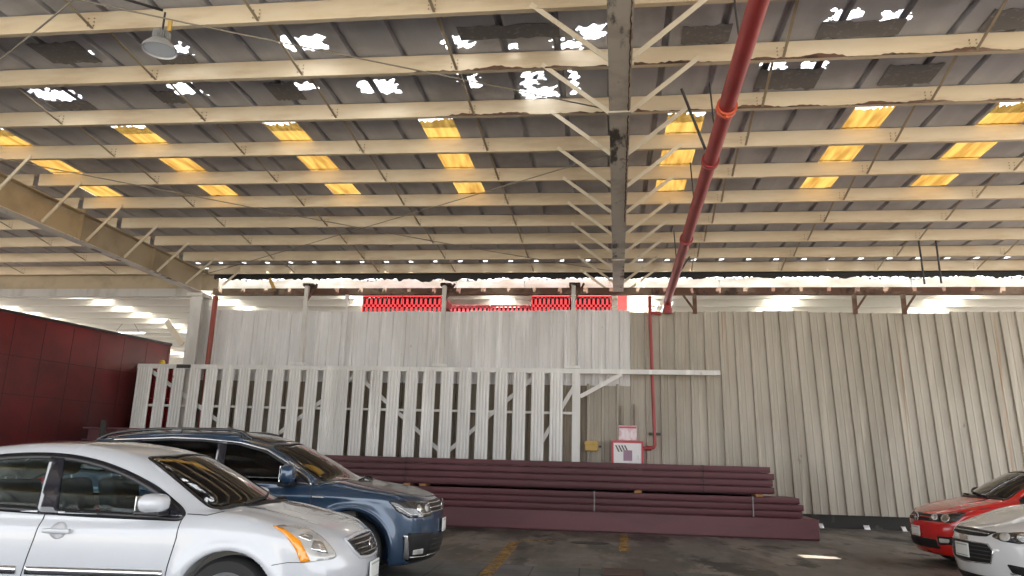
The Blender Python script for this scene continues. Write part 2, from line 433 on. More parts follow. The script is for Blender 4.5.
struct(cladding('wall_rear_middle', -.55, .60, .32, 3.46, .385, M['wall_right'], y=WALL_Y + .012), 'beige ribbed metal wall behind the hose cabinet', 'wall')
struct(cladding('wall_rear_left', -11.62, .60, 3.40, 5.42, .373, M['wall_left']), 'pale grey ribbed metal wall above the sliding gate', 'wall')
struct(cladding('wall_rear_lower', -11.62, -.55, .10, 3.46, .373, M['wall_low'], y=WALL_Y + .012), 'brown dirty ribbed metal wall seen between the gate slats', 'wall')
struct(cladding('wall_rear_right', .60, 14.2, .32, 5.40, .385, M['wall_right'], lean_right), 'beige rust-streaked ribbed metal wall at the right', 'wall')
pl = MB().box(-11.42, 14.4, WALL_Y + .05, WALL_Y + .22, 0, .42)
struct(pl.build('baseboard_rear', M['plinth']), 'black dirty kerb under the ribbed metal wall', 'kerb')

# purlins -----------------------------------------------------------------
def purlin_profile(y):
    t = .006
    return [(y, PUR_BOT), (y + .075, PUR_BOT), (y + .075, PUR_BOT + .022), (y + .075 - t, PUR_BOT + .022), (y + .075 - t, PUR_BOT + t), (y + t, PUR_BOT + t),
            (y + t, PUR_TOP - t), (y + .075 - t, PUR_TOP - t), (y + .075 - t, PUR_TOP - .022), (y + .075, PUR_TOP - .022), (y + .075, PUR_TOP), (y, PUR_TOP)]
SAG = {'far': [-20.6, -17.4, -14.4], 'left': [-8.9, -6.4, -4.22, -2.04], 'right': [2.2, 4.5, 6.9, 9.3]}
BAYS = [('far', -24.0, GL - .06, 'in the far left bay'), ('left', GL + .06, GC - .05, 'left of the centre girder'), ('right', GC + .05, 13.2, 'right of the centre girder')]
for bay, xa, xb, where in BAYS:
    for k, y in enumerate(PUR_Y):
        b = MB().prism(purlin_profile(0), xa, xb)
        t = thing('roof_purlin', f'cream steel roof purlin {where}, {ORD[k]} from the rear wall', 'purlin', (0, y, 0), 0, 'roof purlins')
        b.build('channel', M['cream'], t)
        bl = MB()
        for sx in SAG[bay]:
            for dx in (-.04, .04):
                for zz in (PUR_BOT + .06, PUR_BOT + .11, PUR_BOT + .16):
                    bl.lathe([(0, -.012), (.010, -.012), (.010, 0)], (sx + dx, 0, zz), 'Y', 6)
        bl.build('bolt', M['tan_girder'], t)['kind'] = 'stuff'
        if (bay, k) in (('right', 8), ('right', 7), ('left', 7), ('left', 8)):
            xr = np.arange(xa + .1 if bay == 'right' else -2.6, xb - .1, .05)
            hh = np.clip(.022 + .035 * np.sin(xr * 2.1 + k) * np.sin(xr * 5.3) + rng.uniform(-.012, .014, len(xr)), .003, .09)
            nn = len(xr)
            MB().add([(x, -.004, PUR_BOT - .001) for x in xr] + [(x, -.004, PUR_BOT + h_) for x, h_ in zip(xr, hh)] + [(x, -.0005, PUR_BOT - .001) for x in xr] + [(x, -.0005, PUR_BOT + h_) for x, h_ in zip(xr, hh)],
                     [q for i in range(nn - 1) for q in ((i, i + 1, nn + i + 1, nn + i), (nn + i, nn + i + 1, 3 * nn + i + 1, 3 * nn + i), (i, 2 * nn + i, 2 * nn + i + 1, i + 1))]).build('rusted_edge', M['rust'], t)
        if k + 1 < len(PUR_Y):
            for sx in SAG[bay]:
                MB().bar((sx + .03, 0, PUR_BOT + .02), (sx - .03, -1.27, PUR_TOP - .02), .035, .010).build('sag_bar', M['tan_girder'], t)

# girders with braces -----------------------------------------------------
def girder(name, label, x, y0, y1, zb, m_web, m_fl, fw=.27, brace=True):
    t = thing(name, label, 'girder', (x, 0, 0), 0, 'roof girders')
    MB().box(-.008, .008, y0, y1, zb + .018, PUR_TOP - .27).build('web', m_web, t)
    MB().box(-fw / 2, fw / 2, y0, y1, zb, zb + .018).build('bottom_flange', m_fl, t)
    MB().box(-fw / 2, fw / 2, y0, y1, PUR_BOT - .02, PUR_BOT - .001).build('top_flange', m_web, t)
    for yy in np.arange(y0 + .3, y1, 1.342 * 2): MB().box(-fw / 2 + .02, fw / 2 - .02, yy - .005, yy + .005, zb + .018, PUR_BOT - .02).build('stiffener', m_web, t)
    for k, y in enumerate(PUR_Y):
        if not brace or y < y0: continue
        for s in (-1, 1):
            br = MB()
            br.bar((s * (fw / 2 - .02), y + .20, zb + .05), (s * 1.02, y - .02, PUR_BOT + .06), .060, .012, (0, 1, 0))
            br.bar((s * (fw / 2 - .02), y + .222, zb + .05), (s * 1.02, y + .006, PUR_BOT + .06), .012, .055, (0, 1, 0))
            br.build('brace', M['cream_brace'], t)
    return t
gc = girder('roof_girder', 'stained centre roof girder seen from below with pairs of cream braces', GC, .6, 19.35, 5.82, M['tan_girder'], M['flange'])
n = 160                                        # uneven weld seam and rusty splice plates under the centre girder
ys = np.linspace(5.4, 13.5, n)
w0 = .100 + .006 * np.sin(ys * 7) * np.sin(ys * 23); w1 = w0 + .010 + .008 * np.sin(ys * 19 + 1) ** 2
v = [(x, y, 5.814) for x, y in zip(w0, ys)] + [(x, y, 5.814) for x, y in zip(w1, ys)] + [(x, y, 5.8195) for x, y in zip(w0, ys)] + [(x, y, 5.8195) for x, y in zip(w1, ys)]
MB().add(v, [q for i in range(n - 1) for q in ((i, i + 1, n + i + 1, n + i), (i, 2 * n + i, 2 * n + i + 1, i + 1), (n + i, n + i + 1, 3 * n + i + 1, 3 * n + i))]).build('weld_seam', M['rust'], gc)
for yy in (9.0, 16.2): MB().box(-.15, .15, yy - .05, yy + .05, 5.798, 5.82).build('splice_plate', M['flange'], gc)
gc.location.x = .06; gc.rotation_euler.z = -.0115
gl = girder('roof_girder', 'tan roof girder at left running down to the grey column', GL, .6, 19.5, 5.82, M['tan_girder'], M['flange'])

# left column
t = thing('steel_column', 'pale grey steel column carrying the tan girder, beside the ribbed wall', 'column', (-11.62, 19.66, 0))
MB().box(-.17, .17, -.20, -.182, 0, 5.72).build('flange', M['pale_steel'], t)
MB().box(-.17, .17, .182, .20, 0, 5.72).build('flange', M['pale_steel'], t)
MB().box(-.009, .009, -.182, .182, 0, 5.72).build('web', M['pale_steel'], t)
MB().box(-.24, .24, -.34, .20, 5.72, 5.81).build('cap_plate', M['pale_steel'], t)
MB().box(-.24, .24, -.22, .22, 0, .03).build('base_plate', M['pale_steel'], t)
tag(MB().tube([(-11.10, 19.55, 0), (-11.10, 19.55, 5.75)], .07, 10).build('downpipe', mat('rusty_red_pipe', (.30, .06, .045), .6, layers=[(RUST, 3, (1, 1, .3), .55, .1, .8)]), smooth='angle'), 'rusty red downpipe between the grey column and the pale ribbed wall', 'pipe')
# bracket plate leaning at the column (pale diagonal stay)
tag(MB().bar((-12.6, 19.7, 5.05), (-11.9, 19.5, 4.35), .16, .03, (0, 1, 0)).build('diagonal_stay', M['cream_brace']), 'short cream diagonal stay left of the grey column', 'stay')

# rear lintel, fascia panels
struct(MB().prism([(19.72, 5.84), (19.90, 5.84), (19.90, 5.86), (19.74, 5.86), (19.74, 6.0), (19.90, 6.0), (19.90, 6.02), (19.72, 6.02)], -11.3, 13.5).build('trim_1', M['rust']), 'long rusty channel beam over the ribbed wall', 'beam')
struct(MB().box(-24, -11.90, 19.85, 20.05, 5.82, 6.05).build('trim_2', M['grey_steel']), 'grey beam under the far bay beyond the column', 'beam')
struct(MB().box(-24, -11.36, 20.06, 20.09, 6.05, 6.70).build('trim_3', M['tan_girder']), 'dark grey closing sheet above the grey beam at left', 'closing sheet')
fx = [-11.45, -7.6, -4.25, -2.3, .05, 1.0, 3.0, 7.9, 13.3]
fxm = [('fascia_panel', 'bright white fascia sheet beside the grey column', 'white_sheet'), ('fascia_panel', 'torn white fascia sheet above the tall red crates at left', 'white_sheet'),
       ('fascia_panel', 'cream fascia sheet above the pale red crates', 'white_sheet'), ('fascia_panel', 'white fascia sheet left of the centre girder', 'white_sheet'),
       ('fascia_panel', 'narrow white fascia sheet behind the centre girder', 'white_sheet'), ('fascia_panel', 'white fascia sheet behind the red sprinkler pipe', 'white_sheet'),
       ('fascia_panel', 'long white fascia sheet right of the red pipe', 'white_sheet'), ('fascia_panel', 'long white fascia sheet at the right end', 'white_sheet')]
for (nm, lb, mk), a, c in zip(fxm, fx[:-1], fx[1:]):
    b = MB()
    n = max(4, int((c - a) / .06))
    xs = np.linspace(a + .01, c - .01, n)
    tp = 6.36 + .05 * np.sin(xs * 5.1 + a) * np.cos(xs * 2.3) + rng.uniform(-.025, .025, n)
    v = [(x, 20.12, 6.0) for x in xs] + [(x, 20.12, z) for x, z in zip(xs, tp)]
    b.add(v, [(i, i + 1, n + i + 1, n + i) for i in range(n - 1)])
    o = b.build(nm, M[mk], fixn=False)
    tag(o, lb, 'fascia', 'white sheets above the lintel')
# torn black membrane hanging at the roof edge
b = MB()
n = 420
xs = np.linspace(-11.48, 13.2, n)
dz = .05 + .05 * np.abs(np.sin(xs * 3.3) * np.sin(xs * 1.7 + .4)) + rng.uniform(0, .05, n)
dz[(xs > -5.9) & (xs < -3.6)] += .07 * np.abs(np.sin(xs[(xs > -5.9) & (xs < -3.6)] * 4))
b.add([(x, 20.0, ROOF_Z - .01) for x in xs] + [(x, 20.0, ROOF_Z - .27 - d) for x, d in zip(xs, dz)], [(i, i + 1, n + i + 1, n + i) for i in range(n - 1)])
o = b.build('torn_membrane', M['black'], fixn=False)
sm = o.modifiers.new('thickness', 'SOLIDIFY'); sm.thickness = .006
tag(o, 'ragged black membrane hanging along the rear roof edge', 'membrane')
tag(MB().bar((-9.75, 19.98, 6.38), (-9.55, 19.98, 6.02), .10, .012, (0, 1, 0)).build('strap', M['yellow_box']), 'short yellow strap across the white fascia above the wall', 'strap')

# skylights ---------------------------------------------------------------
names = ['far left', 'second from left', 'third from left', 'fourth from left', 'just right of the centre girder', 'second from right', 'far right']
for (a, c), nm in zip(STRIPS, names):
    for r, (y0, y1) in enumerate(((10.96, 11.64), (11.60, 12.98), (12.94, 14.36))):
        b = MB()
        n = 24
        rb = [X0 + i * PITCH for i in range(NP) if X0 + i * PITCH < c and X0 + i * PITCH + RIBW > a]
        xs = np.linspace(min([a - .02] + [q - .02 for q in rb]), max([c + .02] + [q + RIBW + .02 for q in rb]), n)
        zs = ROOF_Z + .006 + .004 * r + .003 * np.sin(np.arange(n) * 2 * pi / 4)
        ys0 = [y0 + (rng.uniform(-.10, .05) + .05 * sin(q * 9 + a) if r == 0 else 0) for q in xs]
        b.add([(x, yy, z) for x, yy, z in zip(xs, ys0, zs)] + [(x, y1, z) for x, z in zip(xs, zs)], [(i, i + 1, n + i + 1, n + i) for i in range(n - 1)])
        o = b.build('skylight_panel', M['yellow_sheet'], fixn=False)
        tag(o, f'glowing yellow skylight panel, {nm} strip, ' + ('nearest row with torn edge' if r == 0 else 'middle row' if r == 1 else 'row farthest towards the wall'), 'skylight', 'yellow skylight panels')
CLEAR = [(t[0] - .18, t[1] + .18, t[2] - .18, t[3] + .18) for t in TORN if abs(t[2] - 10.40) > .01 and t[2] < 15] + [(s0 - .06, s1 + .06, 10.45, 11.2) for s0, s1 in STRIPS if s0 != 3.72]  # covers added so torn gaps glare white without sun patches below
for k, (x0, x1, y0, y1) in enumerate(sorted(CLEAR, key=lambda q: (round(q[2]), q[0]))):
    tag(MB().box(x0, x1, y0, y1, ROOF_Z + RIBH + .003 + .004 * (k % 9), ROOF_Z + RIBH + .006 + .004 * (k % 9)).build('clear_sheet', M['added_cover']), f'added clear light-spreading sheet over a torn roof gap, {ORD[k] if k < 24 else "last"} counting left to right by rows', 'skylight', 'added clear sheets over torn roof gaps')
# dark replacement patches under some pans
PATCH = [(-7.9, -7.15, 8.25, 8.8, 'left of the hanging lamp'), (-6.3, -5.75, 8.70, 8.92, 'beneath the bright gap by the hanging lamp'), (-8.95, -8.25, 9.95, 10.25, 'below the leftmost bright gap'), (-7.0, -6.62, 9.7, 10.1, 'beside the second bright gap from left'), (-5.1, -4.62, 9.55, 10.1, 'by the small gap in the third row'),
         (2.62, 3.62, 8.55, 8.90, 'under the twin gaps at upper right'), (.95, 1.55, 8.50, 8.9, 'left of the red pipe at top'), (2.10, 2.95, 9.66, 10.2, 'under the twin gaps right of the red pipe'), (3.8, 4.5, 9.66, 10.2, 'right of the sag bar, second row at right'), (4.55, 5.3, 8.45, 8.9, 'at the far upper right'), (-1.9, -.6, 8.3, 8.6, 'in the torn area left of the centre girder')]
for x0, x1, y0, y1, w in PATCH:
    b = MB(); n = 14
    xs = np.linspace(x0, x1, n)
    v = [(x, y0 + rng.uniform(-.03, .03), ROOF_Z - .006) for x in xs] + [(x, y1 + rng.uniform(-.03, .03), ROOF_Z - .006 - .004) for x in xs]
    b.add(v, [(i, i + 1, n + i + 1, n + i) for i in range(n - 1)])
    o = b.build('roof_patch', M['patch'], fixn=False)
    sm = o.modifiers.new('thickness', 'SOLIDIFY'); sm.thickness = .004
    tag(o, 'dark patch sheet on the roof underside, ' + w, 'roof patch', 'dark roof patches')

# cables of the roof bracing
for (p, q, lb) in [((-11.4, 3.95, 6.42), (.1, 10.1, 6.40), 'thin bracing cable rising from centre girder to the upper left corner'), ((-11.4, 10.05, 6.37), (.1, 3.1, 6.37), 'thin bracing cable crossing the upper left corner of the roof'),
                   ((-11.3, 19.3, 6.36), (.1, 11.55, 6.36), 'thin bracing cable from grey column top to middle of the centre girder'), ((-11.4, 11.25, 6.42), (.15, 19.35, 6.38), 'thin bracing cable from left girder to wall end of the centre girder')]:
    pts = [Vector(p).lerp(Vector(q), k / 12) - Vector((0, 0, .06 * 4 * (k / 12) * (1 - k / 12))) for k in range(13)]
    tag(MB().tube(pts, .011, 6).build('bracing_cable', M['cable'], smooth=True), lb, 'cable', 'roof bracing cables')

# high-bay lamp
t = thing('high_bay_lamp', 'round grey high-bay lamp hanging under the roof at upper left', 'lamp', (-5.22, 7.3, 6.0))
MB().lathe([(.02, .22), (.05, .20), (.06, .10), (.11, .08), (.19, -.01), (.20, -.05), (.19, -.05), (.17, -.01), (.10, .05), (0, .05)], (0, 0, 0), 'Z', 40).build('lamp_shade', M['lamp_grey'], t, smooth='angle')
MB().lathe([(0, -.035), (.17, -.035), (.175, -.02), (.17, -.012)], (0, 0, 0), 'Z', 40).build('lamp_lens', M['lamp_glass'], t, smooth='angle')
fn = MB()
for k in range(24):
    a = 2 * pi * k / 24
    fn.bar((.06 * cos(a), .06 * sin(a), .15), (.10 * cos(a), .10 * sin(a), .15), .006, .09)
fn.build('heat_sink', M['lamp_grey'], t)
MB().tube([(0, 0, .22), (0, 0, .46)], .012, 8).build('hook', M['dark_steel'], t)
MB().rbox((.10, -.02, .26), (.05, .03, .14), .008).build('name_tag', M['yellow_box'], t)
tag(MB().tube([(-5.24, 7.28, 6.475), (-5.6, 6.9, 6.43), (-6.2, 6.2, 6.42), (-6.7, 5.7, 6.42)], .016, 8).build('lamp_conduit', M['dark_steel'], smooth=True), 'dark conduit running from the hanging lamp towards the top edge', 'conduit')

# red sprinkler main ------------------------------------------------------
t = thing('sprinkler_pipe', 'large red sprinkler pipe running under the roof to the rear wall', 'pipe', (1.47, 0, 5.62))
px0, px1 = -.12, .10
def pxy(y): return px0 + (px1 - px0) * (y - 1) / 18.6
MB().tube([(pxy(.7), .7, .03), (pxy(10), 10, 0), (pxy(19.2), 19.2, 0), (pxy(19.45), 19.45, -.02), (pxy(19.55), 19.55, -.10), (pxy(19.55), 19.55, -.22)], .098, 24).build('main_pipe', M['red_pipe'], t, smooth='angle')
for y in (8.55, 10.2, 14.0):
    MB().lathe([(.10, -.06), (.125, -.06), (.125, -.02), (.112, -.015), (.112, .015), (.125, .02), (.125, .06), (.10, .06)], (pxy(y), y, 0), 'Y', 24).build('coupling', M['orange'] if y < 9 else M['red_pipe'], t, smooth='angle')
    if y < 9: MB().rbox((pxy(y), y, .125), (.05, .07, .05), .01).rbox((pxy(y), y, -.125), (.05, .07, .05), .01).build('bolt_lug', M['orange'], t)
MB().tube([(pxy(19.55), 19.55, -.20), (pxy(19.55), 19.55, -.34)], .12, 20).build('end_flange', M['red_pipe'], t, smooth='angle')
for y in (7.45, 9.6, 12.4, 16.3):
    MB().tube([(pxy(y), y, .09), (pxy(y) - .05, y, .90)], .012, 6).build('hanger_rod', M['dark_steel'], t)
MB().tube([(pxy(9.9) - .10, 9.9, .05), (-.45, 9.6, .83)], .02, 8).build('sway_brace', M['dark_steel'], t)
MB().tube([(pxy(17.3) + .05, 17.3, .05), (.55, 18.2, .82)], .018, 8).build('sway_brace', M['dark_steel'], t)
# thin red riser to the hose cabinet
t = thing('riser_pipe', 'thin red riser pipe going down the wall to the hose cabinet', 'pipe', (1.12, 19.72, 0))
MB().tube([(.30, -.02, 5.30), (.12, -.02, 5.32), (.03, -.02, 5.32), (0, 0, 5.26), (0, 0, 5.10), (.07, 0, 2.02), (.07, 0, 1.90), (.04, 0, 1.83), (-.05, 0, 1.81), (-.215, 0, 1.80)], .045, 14).build('pipe', M['red_pipe'], t, smooth='angle')
MB().tube([(0, 0, 5.32), (0, 0, 5.78)], .045, 14).build('upper_pipe', M['red_pipe'], t, smooth='angle')
MB().box(-.06, .22, -.03, .18, 2.14, 2.20).build('wall_clamp', M['dark_steel'], t)
MB().lathe([(.045, -.06), (.062, -.06), (.062, .06), (.045, .06)], (-.08, 0, 1.805), 'X', 14).build('coupling', M['red_pipe'], t, smooth='angle')

# hose cabinet, sign, yellow box -----------------------------------------
t = thing('hose_cabinet', 'red fire hose cabinet with white striped front on the rear wall', 'cabinet', (.495, 19.765, 1.12))
fr = MB().box(-.40, -.35, -.14, .14, 0, .86).box(.35, .40, -.14, .14, 0, .86).box(-.35, .35, -.14, .14, .80, .86).box(-.35, .35, -.14, .14, 0, .06).box(-.35, .35, .10, .14, .06, .80)
fr.build('case', M['red_box'], t)
dr = MB().box(-.35, .35, -.125, -.105, .06, .80).build('door', M['white_paint'], t)
zs_ = MB()
for k in range(4):
    x0 = -.31 + k * .075
    zs_.add([(x0, -.1265, .74), (x0 + .035, -.1265, .74), (x0 + .115, -.1265, .58), (x0 + .08, -.1265, .58), (x0, -.1295, .74), (x0 + .035, -.1295, .74), (x0 + .115, -.1295, .58), (x0 + .08, -.1295, .58)],
            [(0, 1, 2, 3), (4, 7, 6, 5), (0, 4, 5, 1), (1, 5, 6, 2), (2, 6, 7, 3), (3, 7, 4, 0)])
zs_.build('warning_stripe', M['dark_steel'], dr)
MB().box(-.10, .12, -.13, -.126, .36, .62).build('notice', mat('faded_mauve_notice', (.33, .2, .28), .5), dr)
MB().rbox((.28, -.14, .45), (.03, .03, .10), .008).build('latch', M['alu'], dr)
t = thing('wall_sign', 'faded pink and white sign board above the hose cabinet', 'sign', (.51, 19.84, 1.98))
MB().rbox((0, 0, .20), (.46, .03, .38), .012).build('board', M['pink_sign'], t)
MB().box(-.14, -.09, -.021, -.016, .08, .26).box(-.03, .02, -.021, -.016, .08, .26).box(.08, .13, -.021, -.016, .08, .26).build('pictogram', M['white_paint'], t)
MB().box(-.22, .22, -.021, -.016, .32, .37).build('red_border', M['red_box'], t)
for s in (-1, 1): MB().box(s * .17 - .01, s * .17 + .01, .0, .1, .1, .95 if s > 0 else .9).build('strut', M['rust'], t)
t = thing('junction_box', 'yellow plastic box on the rear wall left of the hose cabinet', 'box', (-.42, 19.8, 1.70))
MB().rbox((0, 0, .13), (.34, .16, .26), .025).build('case', M['yellow_box'], t)
MB().rbox((0, -.085, .20), (.36, .03, .10), .012).build('lid', M['yellow_box'], t)
MB().rbox((.22, .02, .12), (.07, .05, .05), .008).build('fitting', M['dark_steel'], t)

# sliding gate ------------------------------------------------------------
GY = 19.30
t = thing('sliding_gate', 'long grey slatted sliding gate in front of the pale ribbed wall', 'gate', (0, GY, 0))
MB().box(-13.0, 2.82, -.04, .04, 3.64, 3.76).build('top_rail', M['gate'], t)
MB().box(-13.0, -.72, .03, .10, 2.60, 2.66).build('middle_rail', M['gate'], t)
MB().box(-13.0, -.72, .03, .10, .30, .40).build('bottom_rail', M['gate'], t)
zig = [-12.6, -9.3, -6.7, -4.2, -1.9]
hi = True
for a, c in zip(zig[:-1], zig[1:]):
    z0, z1 = (3.55, 1.5) if hi else (1.5, 3.55)
    MB().bar((a, .065, z0), (c, .065, z1), .02, .10, (0, 0, 1)).build('diagonal_brace', M['gate'], t); hi = not hi
MB().bar((-1.9, .065, 1.5), (-.75, .065, 3.5), .02, .10).build('diagonal_brace', M['gate'], t)
def slat(x0, w, z0=.25, z1=3.66):
    b = MB(); n = int(round(w / .075)); q = w / n
    pr = []
    for i in range(n):
        a = x0 + i * q
        pr += [(a, 0), (a + q * .15, -.02), (a + q * .55, -.02), (a + q * .70, 0)]
    pr.append((x0 + w, 0))
    m_ = len(pr)
    b.add([(p[0], -.045 + p[1], z0) for p in pr] + [(p[0], -.045 + p[1], z1) for p in pr], [(i, i + 1, m_ + i + 1, m_ + i) for i in range(m_ - 1)])
    b.box(x0, x0 + w, -.044, -.03, z0, z1)
    return b.build('slat', M['gate'], t, fixn=False)
xs_, x = [], -12.98
while x < -1.0:
    if x < -12.9: w = .44
    elif abs(x + 7.35) < .25: w = .72
    else: w = .335
    if x + w > -.75: w = -.72 - x
    slat(x, w)
    x += w + (.145 if w != .72 else .12)
MB().box(-.90, -.70, -.05, .05, .25, 3.66).build('end_post', M['gate'], t)
MB().bar((-.70, .0, 3.05), (.36, .0, 3.64), .05, .10, (0, 0, 1)).build('corner_brace', M['gate'], t)
for s in (-8.35, -4.42, -.90):
    MB().rbox((s, -.02, 3.80), (.40, .14, .08), .012).build('guide_block', M['gate'], t)
MB().rbox((-11.62, -.02, 3.70), (.40, .14, .10), .012).build('guide_block', M['dark_steel'], t)
for xx, lb in [(-8.35, 'grey hanger post over the gate, left of the crates'), (-4.42, 'grey hanger post over the gate, between the two crate groups at left'), (-.90, 'grey hanger post over the right end of the gate')]:
    t = thing('hanger_post', lb, 'post', (xx, 19.46, 0), 0, 'gate hanger posts')
    MB().box(-.055, .055, -.05, .05, 3.80, 6.10).build('post', M['pale_steel'], t)
    MB().box(-.12, .18, -.05, .275, 6.02, 6.09).build('bracket', M['rust'], t)
    MB().bar((0, 0, 5.55), (.28, 0, 6.08), .05).build('knee', M['rust'], t)
tag(MB().box(-7.33, -7.25, 19.75, 19.82, 3.3, 5.86).build('wall_stud', M['wall_left']), 'pale stud on the ribbed wall under the left crate group', 'stud')
for xx, lb in [(2.30, 'rusty lintel stub right of the red pipe'), (6.35, 'rusty lintel stub with diagonal in the middle of the right wall'), (7.55, 'rusty lintel stub at the right')]:
    t = thing('lintel_stub', lb, 'stub', (xx, 19.82, 5.38), 0, 'lintel stubs')
    MB().box(-.05, .05, -.04, .04, -.05, .47).build('post', M['rust'], t)
    MB().bar((-.3 if xx < 3 else .3, 0, .46), (0, 0, .02), .05).build('knee', M['rust'], t)
tag(MB().tube([(6.92, 17.0, 6.44), (6.95, 17.0, 5.44)], .022, 8).build('hanging_rod', M['dark_steel']), 'left one of two dark rods hanging from purlins at right', 'rod', 'hanging rods')
tag(MB().tube([(7.28, 17.0, 6.44), (7.30, 17.0, 5.46)], .022, 8).build('hanging_rod', M['dark_steel']), 'right one of two dark rods hanging from purlins at right', 'rod', 'hanging rods')

# maroon steel beams ------------------------------------------------------
def stacked_beam(x0, x1, y0, z0, h, d, label, m):
    t = thing('steel_beam', label, 'beam', (x0, y0, z0), 0, 'maroon steel beams stacked before the gate')
    L = x1 - x0
    MB().rbox((L / 2, d / 2, h / 2 + .008), (L, d, h - .018), .012, 2).build('box_section', m, t, smooth='angle')
    MB().box(.02, L - .02, .07, d - .03, -.0005, .012).build('bearing_strip', m, t)
    return t
SY = 16.22
t = thing('steel_beam', 'deep plain maroon beam at the bottom of the stack on the floor', 'beam', (-7.9, SY - .03, .0), 0, 'maroon steel beams stacked before the gate')
MB().rbox((6.04, .55, .215), (12.08, 1.10, .39), .012, 1).build('box_section', M['maroon_low'], t)
MB().box(0, 12.08, .05, .15, 0, .02).box(0, 12.08, .95, 1.05, 0, .02).build('base_strip', M['maroon'], t)
zz = .412
for k, nm in enumerate(('lowest', 'middle', 'upper')):
    stacked_beam(-7.95 + .03 * k, 3.88 - .02 * k + (.06 if k == 1 else 0), SY + .03 * (k % 2), zz, .132, 1.05, f'maroon channel beam, {nm} one of the three below the wood blocks', M['maroon']); zz += .133
zw = zz
zz += .055
for k, nm in enumerate(('lowest', 'second', 'third', 'topmost')):
    stacked_beam(-8.1 + .05 * k, 3.36 + (.05 if k == 2 else .0) - .02 * k, SY + .02 * (k % 2), zz, .135, 1.05, f'maroon channel beam, {nm} one of the four above the wood blocks', M['maroon']); zz += .136
STACK_TOP = zz
t = thing('steel_beam', 'maroon beam added right behind the stack to keep the gap dark', 'beam', (-7.9, SY + 1.12, 0), 0, 'maroon steel beams stacked before the gate')  # added beam, blocks the light that would show through the stack gap
MB().box(0, 11.2, 0, .25, 0, .03).box(0, 11.2, 0, .25, 1.05, 1.08).box(0, 11.2, .10, .13, .03, 1.05).build('i_section', M['maroon'], t)
for xx, lb in [(-4.3, 'fourth from the right, nearest the blue car'), (-3.95, 'third from the right'), (.62, 'second from the right'), (3.05, 'rightmost, near the beam ends')]:
    tag(MB().rbox((xx, SY + .22, zw + .0275), (.15, .50, .053), .006, 1).build('wood_block', M['wood']), 'small wood spacer block between the maroon beams, ' + lb, 'block', 'wood spacer blocks')
for xx, z0, z1, mk, lb in [(-.28, .41, .82, 'strap_grey', 'pale steel strap over the lower maroon beams at mid stack'), (2.92, .41, .82, 'strap_grey', 'grey strap over the lower maroon beams near the right end'), (-4.35, .86, STACK_TOP, 'black', 'dark strap over the upper maroon beams behind the blue car'), (1.95, .86, STACK_TOP, 'black', 'thin dark wire tie over the upper maroon beams at right')]:
    w = .014 if mk != 'black' else .010
    tag(MB().box(xx - w, xx + w, SY - .022, SY - .018, z0, z1).box(xx - w, xx + w, SY - .022, SY + .5, z1 + .001, z1 + .004).build('steel_strap', M[mk]), lb, 'strap', 'straps on the beam stack')

# floor marks -------------------------------------------------------------
def flat(name, pts, m, z, label, cat, group=None, th=.004):
    n = len(pts)
    b = MB().add([(x, y, z) for x, y in pts] + [(x, y, z + th) for x, y in pts], [tuple(range(n - 1, -1, -1)), tuple(range(n, 2 * n))] + [(i, (i + 1) % n, n + (i + 1) % n, n + i) for i in range(n)])
    return tag(b.build(name, m), label, cat, group)
flat('parking_line', [(-1.70, 13.6), (-1.52, 13.6), (-1.40, 9.2), (-1.56, 9.2)], M['line'], .001, 'worn yellow parking line running forward beside the blue car', 'floor marking', 'parking lines')
flat('parking_line', [(-1.62, 13.95), (-.95, 13.95), (-.95, 14.10), (-1.62, 14.10)], M['line'], .001, 'short worn yellow cross line near the drain cover', 'floor marking', 'parking lines')
flat('parking_line', [(.24, 15.9), (.40, 15.9), (.33, 12.8), (.17, 12.8)], M['line'], .001, 'worn yellow parking line below the middle of the beam stack', 'floor marking', 'parking lines')
flat('drain_cover', [(-.32 + .34 * cos(a), 13.98 + .24 * sin(a)) for a in np.linspace(0, 2 * pi, 20, endpoint=False)], M['puddle'], .002, 'dark round drain cover on the floor before the beam stack', 'drain cover', None, .006)
t = thing('manhole_plate', 'rusty square manhole plate in the floor at the bottom middle', 'manhole', (.20, 10.36, 0))
MB().rbox((0, 0, .006), (.52, .62, .012), .004, 1).build('plate', M['manhole'], t)
MB().box(-.29, -.26, -.34, .34, 0, .012).box(.26, .29, -.34, .34, 0, .012).box(-.26, .26, .31, .34, 0, .012).box(-.26, .26, -.34, -.31, 0, .012).build('frame', M['puddle'], t)
for xx, yy, w, lb in [(5.15, 19.70, .10, 'under the beige wall near the beam ends'), (6.20, 19.70, .14, 'under the middle of the beige wall'), (7.05, 19.70, .10, 'under the beige wall by the red car')]:
    b = MB(); n = 6
    v = []
    for i in range(n):
        for j in range(3): v.append((xx + w * (i / (n - 1) - .5), yy + .06 * j + rng.uniform(-.01, .01), .005 + .05 * j + rng.uniform(0, .01)))
    b.add(v, [(i * 3 + j, i * 3 + j + 1, i * 3 + j + 4, i * 3 + j + 3) for i in range(n - 1) for j in range(2)])
    o = b.build('paper_scrap', M['white_paint'], smooth=True); sm = o.modifiers.new('thickness', 'SOLIDIFY'); sm.thickness = .004
    tag(o, 'crumpled white paper scrap ' + lb, 'litter', 'paper scraps')

